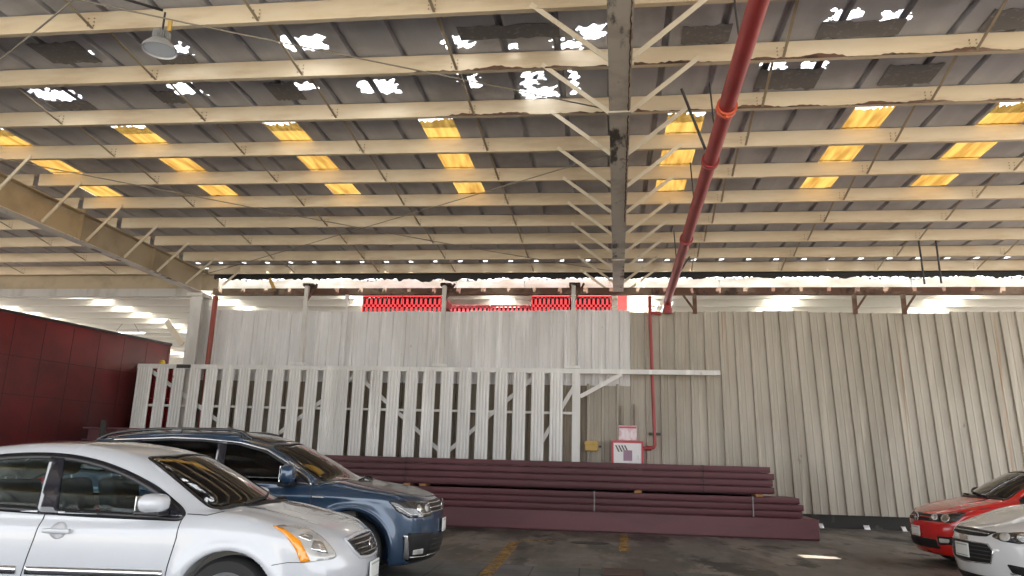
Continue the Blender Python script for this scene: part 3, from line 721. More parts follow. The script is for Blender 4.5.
# behind the wall: crates, neighbour hall --------------------------------
t = thing('storage_rack', 'tall dark steel rack behind the wall that carries the red crates', 'rack', (0, 21.6, 0))
MB().box(-7.6, .2, -.65, .65, 5.10, 5.20).build('deck', M['dark_steel'], t)
for x in (-7.5, -4.8, -2.2, .1):
    for y in (-.55, .55): MB().box(x - .05, x + .05, y - .05, y + .05, 0, 5.1).build('leg', M['dark_steel'], t)
def crate(x, y, z, w, d, h, m, label, rows=2):
    t = thing('bulk_crate', label, 'crate', (x, y, z), 0, 'red plastic crates')
    b = MB()
    n = 9
    q = w / n
    hr = h / rows
    for s, yy in ((-1, 0), (1, d)):
        y0, y1 = (yy, yy + .03) if s < 0 else (yy - .03, yy)
        for r in range(rows + 1): b.box(0, w, y0, y1, max(0, r * hr - .035), min(h, r * hr + .035))
        for i in range(n + 1): b.box(max(0, i * q - .032), min(w, i * q + .032), y0, y1, .035, h - .035)
    for x0 in (0, w - .03):
        for r in range(rows + 1): b.box(x0, x0 + .03, .03, d - .03, max(0, r * hr - .05), min(h, r * hr + .05))
        for i in range(7): b.box(x0, x0 + .03, .03 + (d - .06) * i / 6.2, .03 + (d - .06) * i / 6.2 + .1, .05, h - .05)
    b.build('slotted_side', m, t)
    MB().box(.03, w - .03, .03, d - .03, 0, .03).build('base', m, t)
    MB().box(.05, w - .05, .10, d - .05, .03, h - .06).build('black_core', M['black'], t)  # black block filling the crate behind its slots
    MB().rbox((w / 2, .0, h - .03), (w - .01, .05, .05), .012).build('rim', m, t)
    MB().rbox((w / 2, d - .02, h - .03), (w - .01, .05, .05), .012).build('rim', m, t)
for x, w, z, y, mk, lb in [(-7.30, 1.22, 5.2, 21.15, 'red_plastic', 'leftmost tall red slotted crate above the wall'), (-6.06, 1.26, 5.2, 21.15, 'red_plastic', 'second tall red slotted crate from left above the wall'),
                           (-4.62, 1.15, 5.2, 21.3, 'pink_plastic', 'left one of the two low pale red crates above the wall'), (-3.42, 1.15, 5.2, 21.3, 'pink_plastic', 'right one of the two low pale red crates above the wall'),
                           (-2.20, 1.12, 5.2, 21.15, 'red_plastic', 'tall red slotted crate left of the gate end post'), (-1.04, 1.16, 5.2, 21.15, 'red_plastic', 'rightmost tall red slotted crate above the wall')]:
    crate(x, y, z, w, 1.0, .93 if mk == 'red_plastic' else .68, M[mk], lb, 3 if mk == 'red_plastic' else 2)
for k in range(4):
    crate(-12.95, 19.70, k * .95, .92, .8, .94, M['red_plastic'], f'red slotted crate behind the left end of the gate, {("lowest", "second", "third", "topmost")[k]} of its stack', 3)
tag(MB().lathe([(.0, .11), (.04, .105), (.07, .08), (.085, .02), (.10, .0), (0, 0)], (-12.3, 19.295, 3.762), 'Z', 16).build('yellow_cap', mat('yellow_cap', (.75, .5, .05), .5), smooth=True), 'small yellow cap showing over the left end of the gate', 'cap')
t = thing('yard_post', 'red and white painted post behind the wall under the centre girder', 'post', (.42, 21.0, 0))
MB().box(-.12, .12, -.12, .12, 0, 5.35).build('post', M['white_paint'], t)
MB().box(-.13, .13, -.13, .13, 5.35, 6.1).build('red_band', M['red_pipe'], t)
t = thing('stair_railing', 'white slanted bars behind the wall right of the centre girder', 'railing', (.8, 21.2, 5.2))
for k in range(5): MB().bar((k * .2 - .1, 0, 0), (k * .2 + .25, 0, .75), .03).build('bar', M['white_paint'], t)
MB().bar((-.2, 0, .0), (1.2, 0, .0), .04).build('rail', M['white_paint'], t)
for x in (-.15, 1.15): MB().box(x - .03, x + .03, -.03, .03, -5.2, 0).build('leg', M['white_paint'], t)

NZ = 6.55
nb = MB()
strips_n = [(-27.5, -26.8), (-22.5, -21.8), (-17.9, -17.2), (-13.2, -12.5), (-8.4, -7.6), (-3.8, -3.0), (.6, 1.5), (4.9, 5.9), (9.6, 10.6), (14.4, 15.4)]
xs_n = [-34] + [v for s in strips_n for v in s] + [20]
for a, c in zip(xs_n[0::2], xs_n[1::2]):
    n = int((c - a) / .25)
    for i in range(n):
        x0, x1 = a + (c - a) * i / n, a + (c - a) * (i + 1) / n
        xm = x0 + (x1 - x0) * .7
        nb.add([(x0, 21, NZ), (xm, 21, NZ), (xm, 46, NZ), (x0, 46, NZ), (xm + .01, 21, NZ + .05), (x1 - .01, 21, NZ + .05), (x1 - .01, 46, NZ + .05), (xm + .01, 46, NZ + .05), (x1, 21, NZ), (x1, 46, NZ)],
               [(0, 1, 2, 3), (1, 4, 7, 2), (4, 5, 6, 7), (5, 8, 9, 6)])
struct(nb.build('roof_rear', M['neighbour_sheet'], fixn=False), 'pale ribbed roof of the neighbouring hall behind the wall', 'roof')
for k, (a, c) in enumerate(strips_n):
    tag(MB().box(a, c, 21, 46, NZ + .01, NZ + .02).build('roof_light', M['clear_sheet']), f'long bright roof light of the neighbouring hall, {ORD[k]} from left', 'roof light', 'roof lights of the neighbouring hall')
for k in range(22):
    y = 21.3 + k * 1.12
    tag(MB().prism([(y, NZ - .24), (y + .08, NZ - .24), (y + .08, NZ - .22), (y + .012, NZ - .22), (y + .012, NZ - .02), (y + .08, NZ - .02), (y + .08, NZ), (y, NZ)], -34, 20).build('white_purlin', M['neighbour_white']), f'white purlin under the neighbouring roof, {ORD[k]} row behind the wall', 'purlin', 'white purlins of the neighbouring hall')
for k, (x, y) in enumerate([(-19.2, 27.46), (-15.6, 31.94), (-18, 36.42), (9.5, 24.1)]):
    t = thing('tube_lamp', ['white strip lamp over the red trailer, nearest', 'white strip lamp over the red trailer, middle', 'white strip lamp over the red trailer, farthest', 'white strip lamp hanging behind the right wall'][k], 'lamp', (x, y, 5.55 if k == 3 else 6.0), 0, 'strip lamps')
    MB().box(-.75, .75, -.10, .10, .03, .08).build('housing', M['white_paint'], t)
    MB().box(-.72, .72, -.07, .07, 0, .03).build('diffuser', M['tube_light'], t)
    for s in (-.5, .5): MB().tube([(s, 0, .08), (s * .3, 0, NZ - .01 - (5.55 if k == 3 else 6.0))], .008, 6).build('wire', M['dark_steel'], t)

# red box trailer at left -------------------------------------------------
ang = atan2(20.8 - 15.6, -13.03 + 14.2) - pi / 2
t = thing('box_trailer', 'dark red box trailer standing at left behind the parked cars', 'trailer', (-14.2 + .10, 15.6, 0), ang)
TL0, TL1, TH, TB, TW = -7.5, 5.2, 4.53, 1.05, 2.5
MB().rbox((-TW / 2, (TL0 + TL1) / 2, (TH + TB) / 2), (TW, TL1 - TL0, TH - TB), .03, 2).build('box_body', M['trailer_red'], t, smooth='angle')
sm_ = MB()
for y in np.arange(TL0 + .6, TL1, .8): sm_.box(0, .004, y - .007, y + .007, TB + .1, TH - .1)
sm_.box(0, .004, TL0 + .05, TL1 - .05, 3.50, 3.513).box(0, .004, TL0 + .05, TL1 - .05, 2.60, 2.613)
sm_.build('panel_seam', M['trailer_dark'], t)
MB().box(-.03, .03, TL0, TL1, TH - .05, TH + .02).box(-.03, .03, TL0, TL1, TB - .05, TB + .08).build('edge_rail', M['trailer_dark'], t)
for y in (TL1 - 1.2, TL1 - 2.5):
    for x in (-.25, -TW + .25):
        w = thing('wheel', '', 'x', (x, y, .5)); del w['label'], w['category']; w.parent = t
        MB().lathe([(.25, -.13), (.46, -.13), (.5, -.10), (.5, .10), (.46, .13), (.25, .13)], (0, 0, 0), 'X', 28).build('tyre', M['black'], w, smooth='angle')
        MB().lathe([(0, -.06), (.10, -.06), (.12, .02), (.24, .05), (.26, .12)], (0, 0, 0), 'X', 28).build('rim', M['alu'], w, smooth='angle')
MB().box(-1.9, -1.8, TL0, TL1, .8, TB).box(-.7, -.6, TL0, TL1, .8, TB).build('chassis_rail', M['trailer_dark'], t)
for x in (-.35, -2.15): MB().box(x - .07, x + .07, TL0 + 2.0, TL0 + 2.14, 0, TB).build('landing_leg', M['trailer_dark'], t)

# small pile of maroon steel behind the blue car, left
for k, z in enumerate((0, .42, .84, 1.26, 1.62)):
    t2 = thing('maroon_bundle', f'maroon steel section piled by the trailer, {("lowest", "second", "third", "fourth", "topmost")[k]} of the pile', 'beam', (-13.35 + .1 * (k % 2), 17.9, z), 0, 'maroon sections by the trailer')
    h = .40 if k < 3 else .33
    MB().box(0, 1.5, 0, .5, 0, .03).box(0, 1.5, 0, .5, h - .03, h).box(0, 1.5, .22, .26, .03, h - .03).build('section', M['maroon_low'], t2)
tag(MB().box(-12.75, -12.66, 17.72, 17.82, 0, 2.12).build('dark_post', M['dark_steel']), 'short dark post by the pile of maroon steel at left', 'post')
# the left bay of the old roof sits a little twisted on its girders
TW_Y = [-5, 7.6, 8.9, 10.3, 11.6, 13, 15.6, 17, 19, 30]
TW_S = [0, .002, .0075, .0098, .0105, .011, .008, .005, 0, 0]
def twist(o, zmin):
    off = Vector(o.location)
    if o.parent: off += Vector(o.parent.location)
    me = o.data
    co = np.zeros(len(me.vertices) * 3); me.vertices.foreach_get('co', co); co = co.reshape(-1, 3)
    x, y = co[:, 0] + off.x, co[:, 1] + off.y
    d = np.interp(y, TW_Y, TW_S) * np.clip(.2 - x, 0, 11.75)
    co[:, 2] += np.where(co[:, 2] + off.z > zmin, d, 0)
    me.vertices.foreach_set('co', co.ravel()); me.update()
for o in list(COL.objects):
    nm = o.name.split('.')[0]
    if nm in ('roof_purlin', 'roof_girder'):
        if o is gc: continue
        for ch in o.children: twist(ch, 6.2)
    elif nm in ('ceiling', 'skylight_panel', 'clear_sheet', 'roof_patch', 'bracing_cable'): twist(o, 6.2)
# ================================================================ CARS
def cr_lut(pts, n=400):
    """smooth monotone-ish interpolation of (x, v) points as a lookup function"""
    pts = sorted(pts)
    x = np.array([p[0] for p in pts], float); y = np.array([p[1] for p in pts], float)
    h = np.diff(x); d = np.diff(y) / h
    m_ = np.zeros(len(x)); m_[0], m_[-1] = d[0], d[-1]
    for i in range(1, len(x) - 1):
        if d[i - 1] * d[i] > 0:
            w1, w2 = 2 * h[i] + h[i - 1], h[i] + 2 * h[i - 1]
            m_[i] = (w1 + w2) / (w1 / d[i - 1] + w2 / d[i])
    xx = np.linspace(x[0], x[-1], n)
    i = np.clip(np.searchsorted(x, xx) - 1, 0, len(h) - 1)
    t = (xx - x[i]) / h[i]
    yy = (2 * t**3 - 3 * t**2 + 1) * y[i] + (t**3 - 2 * t**2 + t) * h[i] * m_[i] + (-2 * t**3 + 3 * t**2) * y[i + 1] + (t**3 - t**2) * h[i] * m_[i + 1]
    gg = np.gradient(yy, xx)
    return (lambda q: np.interp(q, xx, yy)), (lambda q: np.interp(q, xx, gg))
def smax(a, b, k): h = np.maximum(k - np.abs(a - b), 0) / k; return np.maximum(a, b) + h * h * k * .25
def smin(a, b, k): return -smax(-a, -b, k)

def surface_nets(field, lo, hi, h):
    ax = [np.arange(lo[i], hi[i] + h, h) for i in range(3)]
    X, Y, Z = np.meshgrid(*ax, indexing='ij')
    F = field(X, Y, Z)
    S = F < 0
    n = np.array(F.shape) - 1
    acc = np.zeros((*n, 3)); cnt = np.zeros(n)
    cor = [(i, j, k) for i in (0, 1) for j in (0, 1) for k in (0, 1)]
    sub = lambda A, c: A[c[0]:c[0] + n[0], c[1]:c[1] + n[1], c[2]:c[2] + n[2]]
    for a in cor:
        for axi in range(3):
            if a[axi]: continue
            b = list(a); b[axi] = 1
            fa, fb = sub(F, a), sub(F, b)
            m_ = (fa < 0) != (fb < 0)
            t = np.where(m_, fa / np.where(m_, fa - fb, 1), 0)
            for q in range(3): acc[..., q] += np.where(m_, a[q] + (t if q == axi else 0), 0)
            cnt += m_
    act = cnt > 0
    idx = -np.ones(n, int); idx[act] = np.arange(act.sum())
    ci = np.argwhere(act)
    V = (ci + acc[act] / cnt[act][:, None]) * h + np.array([a[0] for a in ax])
    faces = []
    for axi in range(3):
        b0, b1 = [q for q in range(3) if q != axi]
        sl0 = [slice(None)] * 3; sl1 = [slice(None)] * 3
        sl0[axi] = slice(0, -1); sl1[axi] = slice(1, None)
        m_ = S[tuple(sl0)] != S[tuple(sl1)]
        P = np.argwhere(m_)
        P = P[(P[:, b0] > 0) & (P[:, b1] > 0) & (P[:, b0] < n[b0]) & (P[:, b1] < n[b1])]
        s0 = S[tuple(P.T)]
        def cell(d0, d1):
            Q = P.copy(); Q[:, b0] += d0; Q[:, b1] += d1
            return idx[tuple(Q.T)]
        q = np.stack([cell(-1, -1), cell(0, -1), cell(0, 0), cell(-1, 0)], 1)
        flip = s0 if axi != 1 else ~s0
        q[~flip] = q[~flip][:, ::-1]
        faces.append(q)
    Fc = np.concatenate(faces)
    # snap to the surface
    f3 = lambda p: field(p[:, 0], p[:, 1], p[:, 2])
    for _ in range(3):
        f0 = f3(V); e = 1e-3
        g = np.stack([(f3(V + e * np.eye(3)[q]) - f3(V - e * np.eye(3)[q])) / (2 * e) for q in range(3)], 1)
        st = f0[:, None] * g / np.maximum((g * g).sum(1), .05)[:, None]
        L = np.linalg.norm(st, axis=1, keepdims=True)
        V = V - st * np.minimum(1, .4 * h / np.maximum(L, 1e-9))
    return V, Fc

def in_poly(px, py, poly):
    r = np.zeros(px.shape, bool)
    for (x0, y0), (x1, y1) in zip(poly, poly[1:] + poly[:1]):
        c = ((y0 > py) != (y1 > py))
        with np.errstate(divide='ignore', invalid='ignore'):
            xi = (x1 - x0) * (py - y0) / (y1 - y0 if y1 != y0 else 1e-9) + x0
        r ^= c & (px < xi)
    return r
def round_poly(poly, r=.03, n=4):
    out = []
    m_ = len(poly)
    for i in range(m_):
        p, a, c = Vector(poly[i]), Vector(poly[i - 1]), Vector(poly[(i + 1) % m_])
        da, dc = (a - p), (c - p)
        t = min(r, da.length * .4, dc.length * .4)
        p0, p1 = p + da.normalized() * t, p + dc.normalized() * t
        for k in range(n + 1):
            s = k / n
            out.append(tuple(p0 * (1 - s)**2 + p * 2 * s * (1 - s) + p1 * s * s))
    return out
def spline(pts, closed=False, n=6):
    """Catmull-Rom through 2D points"""
    out = []
    m_ = len(pts)
    rngi = range(m_ if closed else m_ - 1)
    g = lambda i: Vector(pts[i % m_] if closed else pts[min(max(i, 0), m_ - 1)])
    for i in rngi:
        a, b, c, d = g(i - 1), g(i), g(i + 1), g(i + 2)
        for k in range(n):
            t = k / n
            out.append(tuple(.5 * ((2 * b) + (c - a) * t + (2 * a - 5 * b + 4 * c - d) * t * t + (3 * b - a - 3 * c + d) * t**3)))
    if not closed: out.append(tuple(pts[-1]))
    return out

class Car:
    def __init__(s, name, label, loc, heading, spec, paint, h=.02, interior=True):
        s.sp = spec; s.paint = paint
        s.root = thing(name, label, 'car', (loc[0], loc[1], 0), radians(heading), 'parked cars')
        P = spec
        Zb, dZb = cr_lut(P['Zb']); Zr, dZr = cr_lut(P['Zr'] + [(2.45, P['zbelt'] - .75), (-P['rear'] - .6, P['zbelt'] - .75)]); Wp, _ = cr_lut(P['Wp']); Wg, _ = cr_lut(P['Wg'])
        Xn, _ = cr_lut(P['Xn']); Xt, _ = cr_lut(P['Xt']); S, _ = cr_lut(P['S'])
        wz, wr, axf, axr = P['wz'], P['wr'], P['axf'], P['axr']
        Ra = P['arch']
        def field(X, Y, Z):
            Y = np.abs(Y)
            w = Wp(X)
            yr = Y / np.maximum(w, .2)
            side = Y - w * S(Z)
            # flared wheel arches
            for a in (axf, axr):
                rho = np.hypot(X - a, Z - wz)
                side = side - P['flare'] * np.exp(-((rho - Ra - .03) / .055)**2) * (Z > .15)
            # crease along the flank
            side = side - P.get('crease', .008) * np.exp(-((Z - P['crz'] - P.get('crs', 0.03) * (-X)) / .035)**2) * np.clip((1.9 - np.abs(X)) / .5, 0, 1)
            top = (Z - (Zb(X) - P['crown'] * yr**2.2 - P['crown2'] * np.clip(yr - .72, 0, 1)**2)) / np.sqrt(1 + dZb(X)**2)
            top = top - P.get('hoodbulge', .010) * np.exp(-((yr - .58) / .07)**2) * np.clip((X - .9) / .2, 0, 1) * np.clip((P['front'] - .15 - X) / .3, 0, 1)
            front = (X - (Xn(Z) - P['bow'] * yr**2.4)) * .93
            rear = (-X + Xt(Z) - P['bowr'] * yr**2.4) * .93
            bot = P['zb'] - Z
            d = smax(smax(front, top, .07), rear, .1)
            d = smax(smax(d, side, .09), bot, .05)
            # greenhouse
            Xs = X + np.where(X > 0, P['wsbow'], -P['wsbow'] * .8) * (Y / .7)**2
            gtop = (Z - (Zr(Xs) - .035 * (Y / .6)**2)) / np.sqrt(1 + dZr(Xs)**2)
            zr0 = P['zbelt']
            gside = (Y - (Wg(X) - np.where(Z > zr0, (Z - zr0) * P['tumble'], (zr0 - Z) * .3) - .10 * np.clip(Z - zr0, 0, 1)**2)) * .95
            g = smax(smax(gtop, gside, .10), (zr0 - .25) - Z, .02)
            d = smin(d, g, .045)
            # wheel openings
            for a in (axf, axr):
                cyl = np.maximum(np.hypot(X - a, Z - wz) - Ra, (P['Wmax'] - .36) - Y)
                d = np.maximum(d, -cyl)
            return d
        L = P['front'] + .12
        V, F = surface_nets(field, (-P['rear'] - .12, -P['Wmax'] - .1, P['zb'] - .06), (L, P['Wmax'] + .1, P['H'] + .1), h)
        s.V, s.F = V, F
        s.bvh = BVHTree.FromPolygons([tuple(p) for p in V], [tuple(int(i) for i in f) for f in F])
        s.cut = np.zeros(len(F), bool)
        s.FC = V[F].mean(1)
        fn = np.cross(V[F[:, 2]] - V[F[:, 0]], V[F[:, 3]] - V[F[:, 1]]); s.FN = fn / np.maximum(np.linalg.norm(fn, axis=1, keepdims=True), 1e-9)
        if (s.FN * (s.FC - V.mean(0))).sum(1).mean() < 0: s.F = F[:, ::-1]; s.FN = -s.FN
    # ---- frames: (u, v) in the frame -> surface point and normal
    def frame(s, fr):
        if fr == 'R': return Vector((1, 0, 0)), Vector((0, 0, 1)), Vector((0, 1, 0))
        if fr == 'L': return Vector((1, 0, 0)), Vector((0, 0, 1)), Vector((0, -1, 0))
        if fr == 'F': return Vector((0, 1, 0)), Vector((0, 0, 1)), Vector((-1, 0, 0))
        if fr == 'B': return Vector((0, 1, 0)), Vector((0, 0, 1)), Vector((1, 0, 0))
        if fr == 'T': return Vector((1, 0, 0)), Vector((0, 1, 0)), Vector((0, 0, -1))
        k, a = fr                      # ('D', angle): seen from azimuth a (degrees from +x), u runs to the left of that view
        a = radians(a); d = Vector((cos(a), sin(a), 0))
        return Vector((-sin(a), cos(a), 0)), Vector((0, 0, 1)), -d
    def hit(s, fr, u, v):
        U, Vv, D = s.frame(fr)
        p = U * u + Vv * v - D * 5
        q = s.bvh.ray_cast(p, D)
        if fr == 'F' and q[0] is not None and q[0].x < s.sp['front'] - .5:
            q = s.bvh.find_nearest(Vector((s.sp['front'] - .05, u, v)))[:2]
        if q[0] is None:
            q = s.bvh.find_nearest(U * u + Vv * v - D * 1.0)
            q = (q[0], q[1])
        n = q[1]
        if n.dot(D) > 0: n = -n
        return q[0], n
    def patch(s, name, fr, poly, m, off=.004, res=.03, parent=None, ext=False):
        poly = [tuple(p) for p in poly]
        bd = []
        for a, c in zip(poly, poly[1:] + poly[:1]):
            k = max(1, int(math.hypot(c[0] - a[0], c[1] - a[1]) / res))
            bd += [(a[0] + (c[0] - a[0]) * i / k, a[1] + (c[1] - a[1]) * i / k) for i in range(k)]
        xs = [p[0] for p in bd]; ys = [p[1] for p in bd]
        gx, gy = np.meshgrid(np.arange(min(xs) + res / 2, max(xs), res), np.arange(min(ys) + res / 2, max(ys), res))
        gx, gy = gx.ravel(), gy.ravel()
        k = in_poly(gx, gy, poly)
        B = np.array(bd)
        pts = list(bd)
        for x, y in zip(gx[k], gy[k]):
            if np.hypot(B[:, 0] - x, B[:, 1] - y).min() > res * .45: pts.append((x, y))
        nb_ = len(bd)
        r = delaunay_2d_cdt([Vector(p) for p in pts], [(i, (i + 1) % nb_) for i in range(nb_)], [], 1, 1e-5)
        v2, tri = r[0], r[2]
        V = []
        for p in v2:
            q, n = s.hit(fr, p.x, p.y)
            V.append(q + n * off)
        b = MB().add(V, tri)
        # turn the rim down to the body so that the piece has thickness
        bi = [i for i in range(len(V))]
        o = b.build(name, m, parent or s.root, smooth=True)
        me = o.data
        U, Vv, D = s.frame(fr)
        if len(me.polygons) and sum(f.normal.dot(D) * f.area for f in me.polygons) > 0: me.flip_normals()
        md = o.modifiers.new('thickness', 'SOLIDIFY'); md.thickness = max(.003, off - .001); md.offset = -1
        return o
    def ribbon(s, name, fr, pts, w, m, off=.003, closed=False, parent=None, res=.03):
        P = []
        seq = pts + [pts[0]] if closed else pts
        for a, c in zip(seq[:-1], seq[1:]):
            k = max(1, int(math.hypot(c[0] - a[0], c[1] - a[1]) / res))
            P += [(a[0] + (c[0] - a[0]) * i / k, a[1] + (c[1] - a[1]) * i / k) for i in range(k)]
        if not closed: P.append(tuple(pts[-1]))
        n = len(P); V = []
        wi = w if isinstance(w, (tuple, list)) else (w / 2, w / 2)
        for i, p in enumerate(P):
            a = Vector(P[(i - 1) % n] if closed else P[max(i - 1, 0)]); c = Vector(P[(i + 1) % n] if closed else P[min(i + 1, n - 1)])
            t = (c - a).normalized(); nn = Vector((-t.y, t.x))
            for sgn, ww in ((1, wi[0]), (-1, wi[1])):
                q, nr = s.hit(fr, p[0] + sgn * nn.x * ww, p[1] + sgn * nn.y * ww)
                V.append(q + nr * off)
        f = [(2 * i, 2 * i + 1, 2 * ((i + 1) % n) + 1, 2 * ((i + 1) % n)) for i in range(n if closed else n - 1)]
        o = MB().add(V, f).build(name, m, parent or s.root, smooth=True)
        U, Vv, D = s.frame(fr)
        if sum(q.normal.dot(D) * q.area for q in o.data.polygons) > 0: o.data.flip_normals()
        md = o.modifiers.new('thickness', 'SOLIDIFY'); md.thickness = max(.0025, off); md.offset = -1
        return o
    def cutout(s, fr, poly, cond=None):
        U, Vv, D = s.frame(fr)
        u = s.FC @ np.array(U); v = s.FC @ np.array(Vv)
        k = in_poly(u, v, [tuple(p) for p in poly]) & (s.FN @ np.array(D) < -.12)
        if cond is not None: k &= cond(s.FC)
        s.cut |= k
    def finish(s, body_mat, lining=True):
        F = s.F[~s.cut]
        def mk(V, F, name, m, flip=False):
            used = np.unique(F); mp = -np.ones(len(V), int); mp[used] = np.arange(len(used))
            G = mp[F]
            if flip: G = G[:, ::-1]
            o = MB().add(V[used], G.tolist()).build(name, m, s.root, smooth=True, fixn=False)
            return o
        s.body = mk(s.V, F, 'body', body_mat)
        if lining:
            nv = np.zeros_like(s.V)
            for q in range(4): np.add.at(nv, s.F[:, q], s.FN)
            nv /= np.maximum(np.linalg.norm(nv, axis=1, keepdims=True), 1e-9)
            keep = (s.FC[~s.cut][:, 2] > s.sp['zbelt'] - .35) & (s.FC[~s.cut][:, 0] < s.sp['cowl']) & (s.FC[~s.cut][:, 0] > -s.sp['rear'] + .5)
            if keep.any(): mk(s.V - nv * .022, F[keep], 'cabin_lining', M['lining'], True)
    def wheels(s):
        P = s.sp
        for a in (P['axf'], P['axr']):
            for sg in (-1, 1):
                w = thing('wheel', '', 'x', (a, sg * (P['Wmax'] - .135), P['wr'])); del w['label'], w['category']
                w.parent = s.root
                R, ri = P['wr'], P['rim']
                MB().lathe([(ri, -.10), (R - .03, -.105), (R - .008, -.085), (R, -.05), (R, .05), (R - .008, .085), (R - .03, .105), (ri, .10)], (0, 0, 0), 'Y', 48).build('tyre', M['black'], w, smooth='angle')
                rm = MB().lathe([(ri + .004, -.10), (ri + .004, .10)], (0, 0, 0), 'Y', 40)
                rm = MB().lathe([(ri + .004, -sg * .10), (ri + .004, sg * .10), (ri - .02, sg * .095), (ri - .03, sg * .06)], (0, 0, 0), 'Y', 40)
                rm.lathe([(0, sg * .075), (.055, sg * .07), (.065, sg * .05), (.065, 0)], (0, 0, 0), 'Y', 24)
                for k in range(P.get('spokes', 5)):
                    t = 2 * pi * k / P.get('spokes', 5) + .3
                    for dt in (-.13, .13):
                        rm.bar((.05 * cos(t), sg * .055, .05 * sin(t)), ((ri - .012) * cos(t + dt), sg * .075, (ri - .012) * sin(t + dt)), .03, .028, (0, 1, 0))
                rm.build('rim', M['alloy'], w, smooth='angle')
                MB().lathe([(0, sg * .0), (ri - .05, sg * .0), (ri - .05, -sg * .03), (0, -sg * .03)], (0, 0, 0), 'Y', 28).build('brake_disc', M['dark_steel'], w, smooth='angle')
                # inner liner of the wheel opening
                lm = MB(); n = 20
                v = []
                for k in range(n + 1):
                    t = -0.25 + (pi + .5) * k / n
                    for yy in (sg * (P['Wmax'] - .40), sg * (P['Wmax'] - .05)):
                        v.append((a + (P['arch'] + .004) * cos(t), yy, P['wz'] + (P['arch'] + .004) * sin(t)))
                lm.add(v, [(2 * k, 2 * k + 1, 2 * k + 3, 2 * k + 2) for k in range(n)])
                lm.build('arch_liner', M['black'], s.root, smooth=True, fixn=False)
    def seat(s, x, y, z, back=.60, wd=.50):
        st = thing('seat', '', 'x', (x, y, z)); del st['label'], st['category']; st.parent = s.root
        MB().rbox((.05, 0, .0), (.52, wd, .16), .06, 3).build('cushion', M['seat'], st, smooth='angle')
        from mathutils import Euler
        MB().rbox((-.27, 0, .34), (.15, wd - .02, back), .06, 3, Euler((0, radians(-14), 0))).build('backrest', M['seat'], st, smooth='angle')
        MB().rbox((-.385, 0, .34 + back * .5 + .14), (.12, .27, .25), .058, 4, Euler((0, radians(-8), 0))).build('headrest', M['seat'], st, smooth='angle')
        MB().tube([(-.36, -.07, .34 + back * .45), (-.385, -.07, .36 + back * .5 + .1)], .007, 6).tube([(-.36, .07, .34 + back * .45), (-.385, .07, .36 + back * .5 + .1)], .007, 6).build('headrest_post', M['alu'], st)
    def mirror(s, x, sg, z, size, m, base_m, y):
        t = thing('side_mirror', '', 'x', (x, sg * y, z)); del t['label'], t['category']; t.parent = s.root
        L, Wd, H = size
        b = MB(); n, k2 = 20, 14
        v = []
        for i in range(k2 + 1):
            ph = pi * i / k2
            for k in range(n):
                th = 2 * pi * k / n
                cx, cy, cz = sin(ph) * cos(th), cos(ph), sin(ph) * sin(th)
                f = lambda c, e: math.copysign(abs(c) ** e, c)
                xx, yy, zz_ = f(cx, .75) * L / 2, f(cy, .7) * Wd / 2, f(cz, .7) * H / 2
                if xx < 0: xx *= .45
                v.append((xx, sg * (yy + Wd * .28), zz_ * (1 - .12 * cy) + .01))
        b.add(v, [(i * n + k, i * n + (k + 1) % n, (i + 1) * n + (k + 1) % n, (i + 1) * n + k) for i in range(k2) for k in range(n)])
        b.build('housing', m, t, smooth=True)
        MB().rbox((-.02, -sg * .00, -H * .47), (L * .75, Wd * .72, .035), .014, 2).bar((0, 0, -H * .42), (.01, -sg * Wd * .62, -H * .5), L * .5, .05).build('foot', base_m, t, smooth='angle')
        MB().rbox((-L * .235, sg * Wd * .28, .01), (.01, Wd * .8, H * .75), .004, 1).build('mirror_glass', M['mirror'], t)
    def handle(s, fr, u, v, m, cup=True):
        q, n = s.hit(fr, u, v)
        sg = 1 if n.y > 0 else -1
        h_ = MB().rbox((u, q.y + sg * .028, v), (.205, .022, .034), .010, 3)
        h_.rbox((u - .085, q.y + sg * .012, v), (.03, .04, .03), .008, 2).rbox((u + .085, q.y + sg * .012, v), (.03, .04, .03), .008, 2)
        o = h_.build('door_handle', m, s.root, smooth='angle')
        if cup:
            s.patch('handle_recess', fr, [(u + .065 * cos(a), v + .06 * sin(a)) for a in np.linspace(0, 2 * pi, 24, endpoint=False)], M['recess_' + ('white' if m is not M['blue_trim'] else 'blue')], .0025, parent=o)
    def wiper(s, pts, m):
        V = []
        for x, y in pts:
            q, n = s.hit('T', x, y); V.append(q + n * .022)
        MB().tube(V, .011, 8).build('wiper', m, s.root, smooth=True)
    def plate(s, y, z, m, tilt=0.0):
        q, n = s.hit('F', y, z)
        o = MB().rbox((q.x + .022, y, z), (.012, .30, .15), .005, 2).build('licence_plate', m, s.root, smooth='angle')
        MB().box(q.x + .0285, q.x + .0305, y - .13, y + .13, z + .048, z + .060).box(q.x + .0285, q.x + .0305, y - .13, y + .13, z - .062, z - .052).build('plate_border', M['plate_grey'], o)
        MB().box(q.x - .01, q.x + .018, y - .17, y + .17, z - .08, z - .07).build('plate_holder', M['black'], o)
        return o

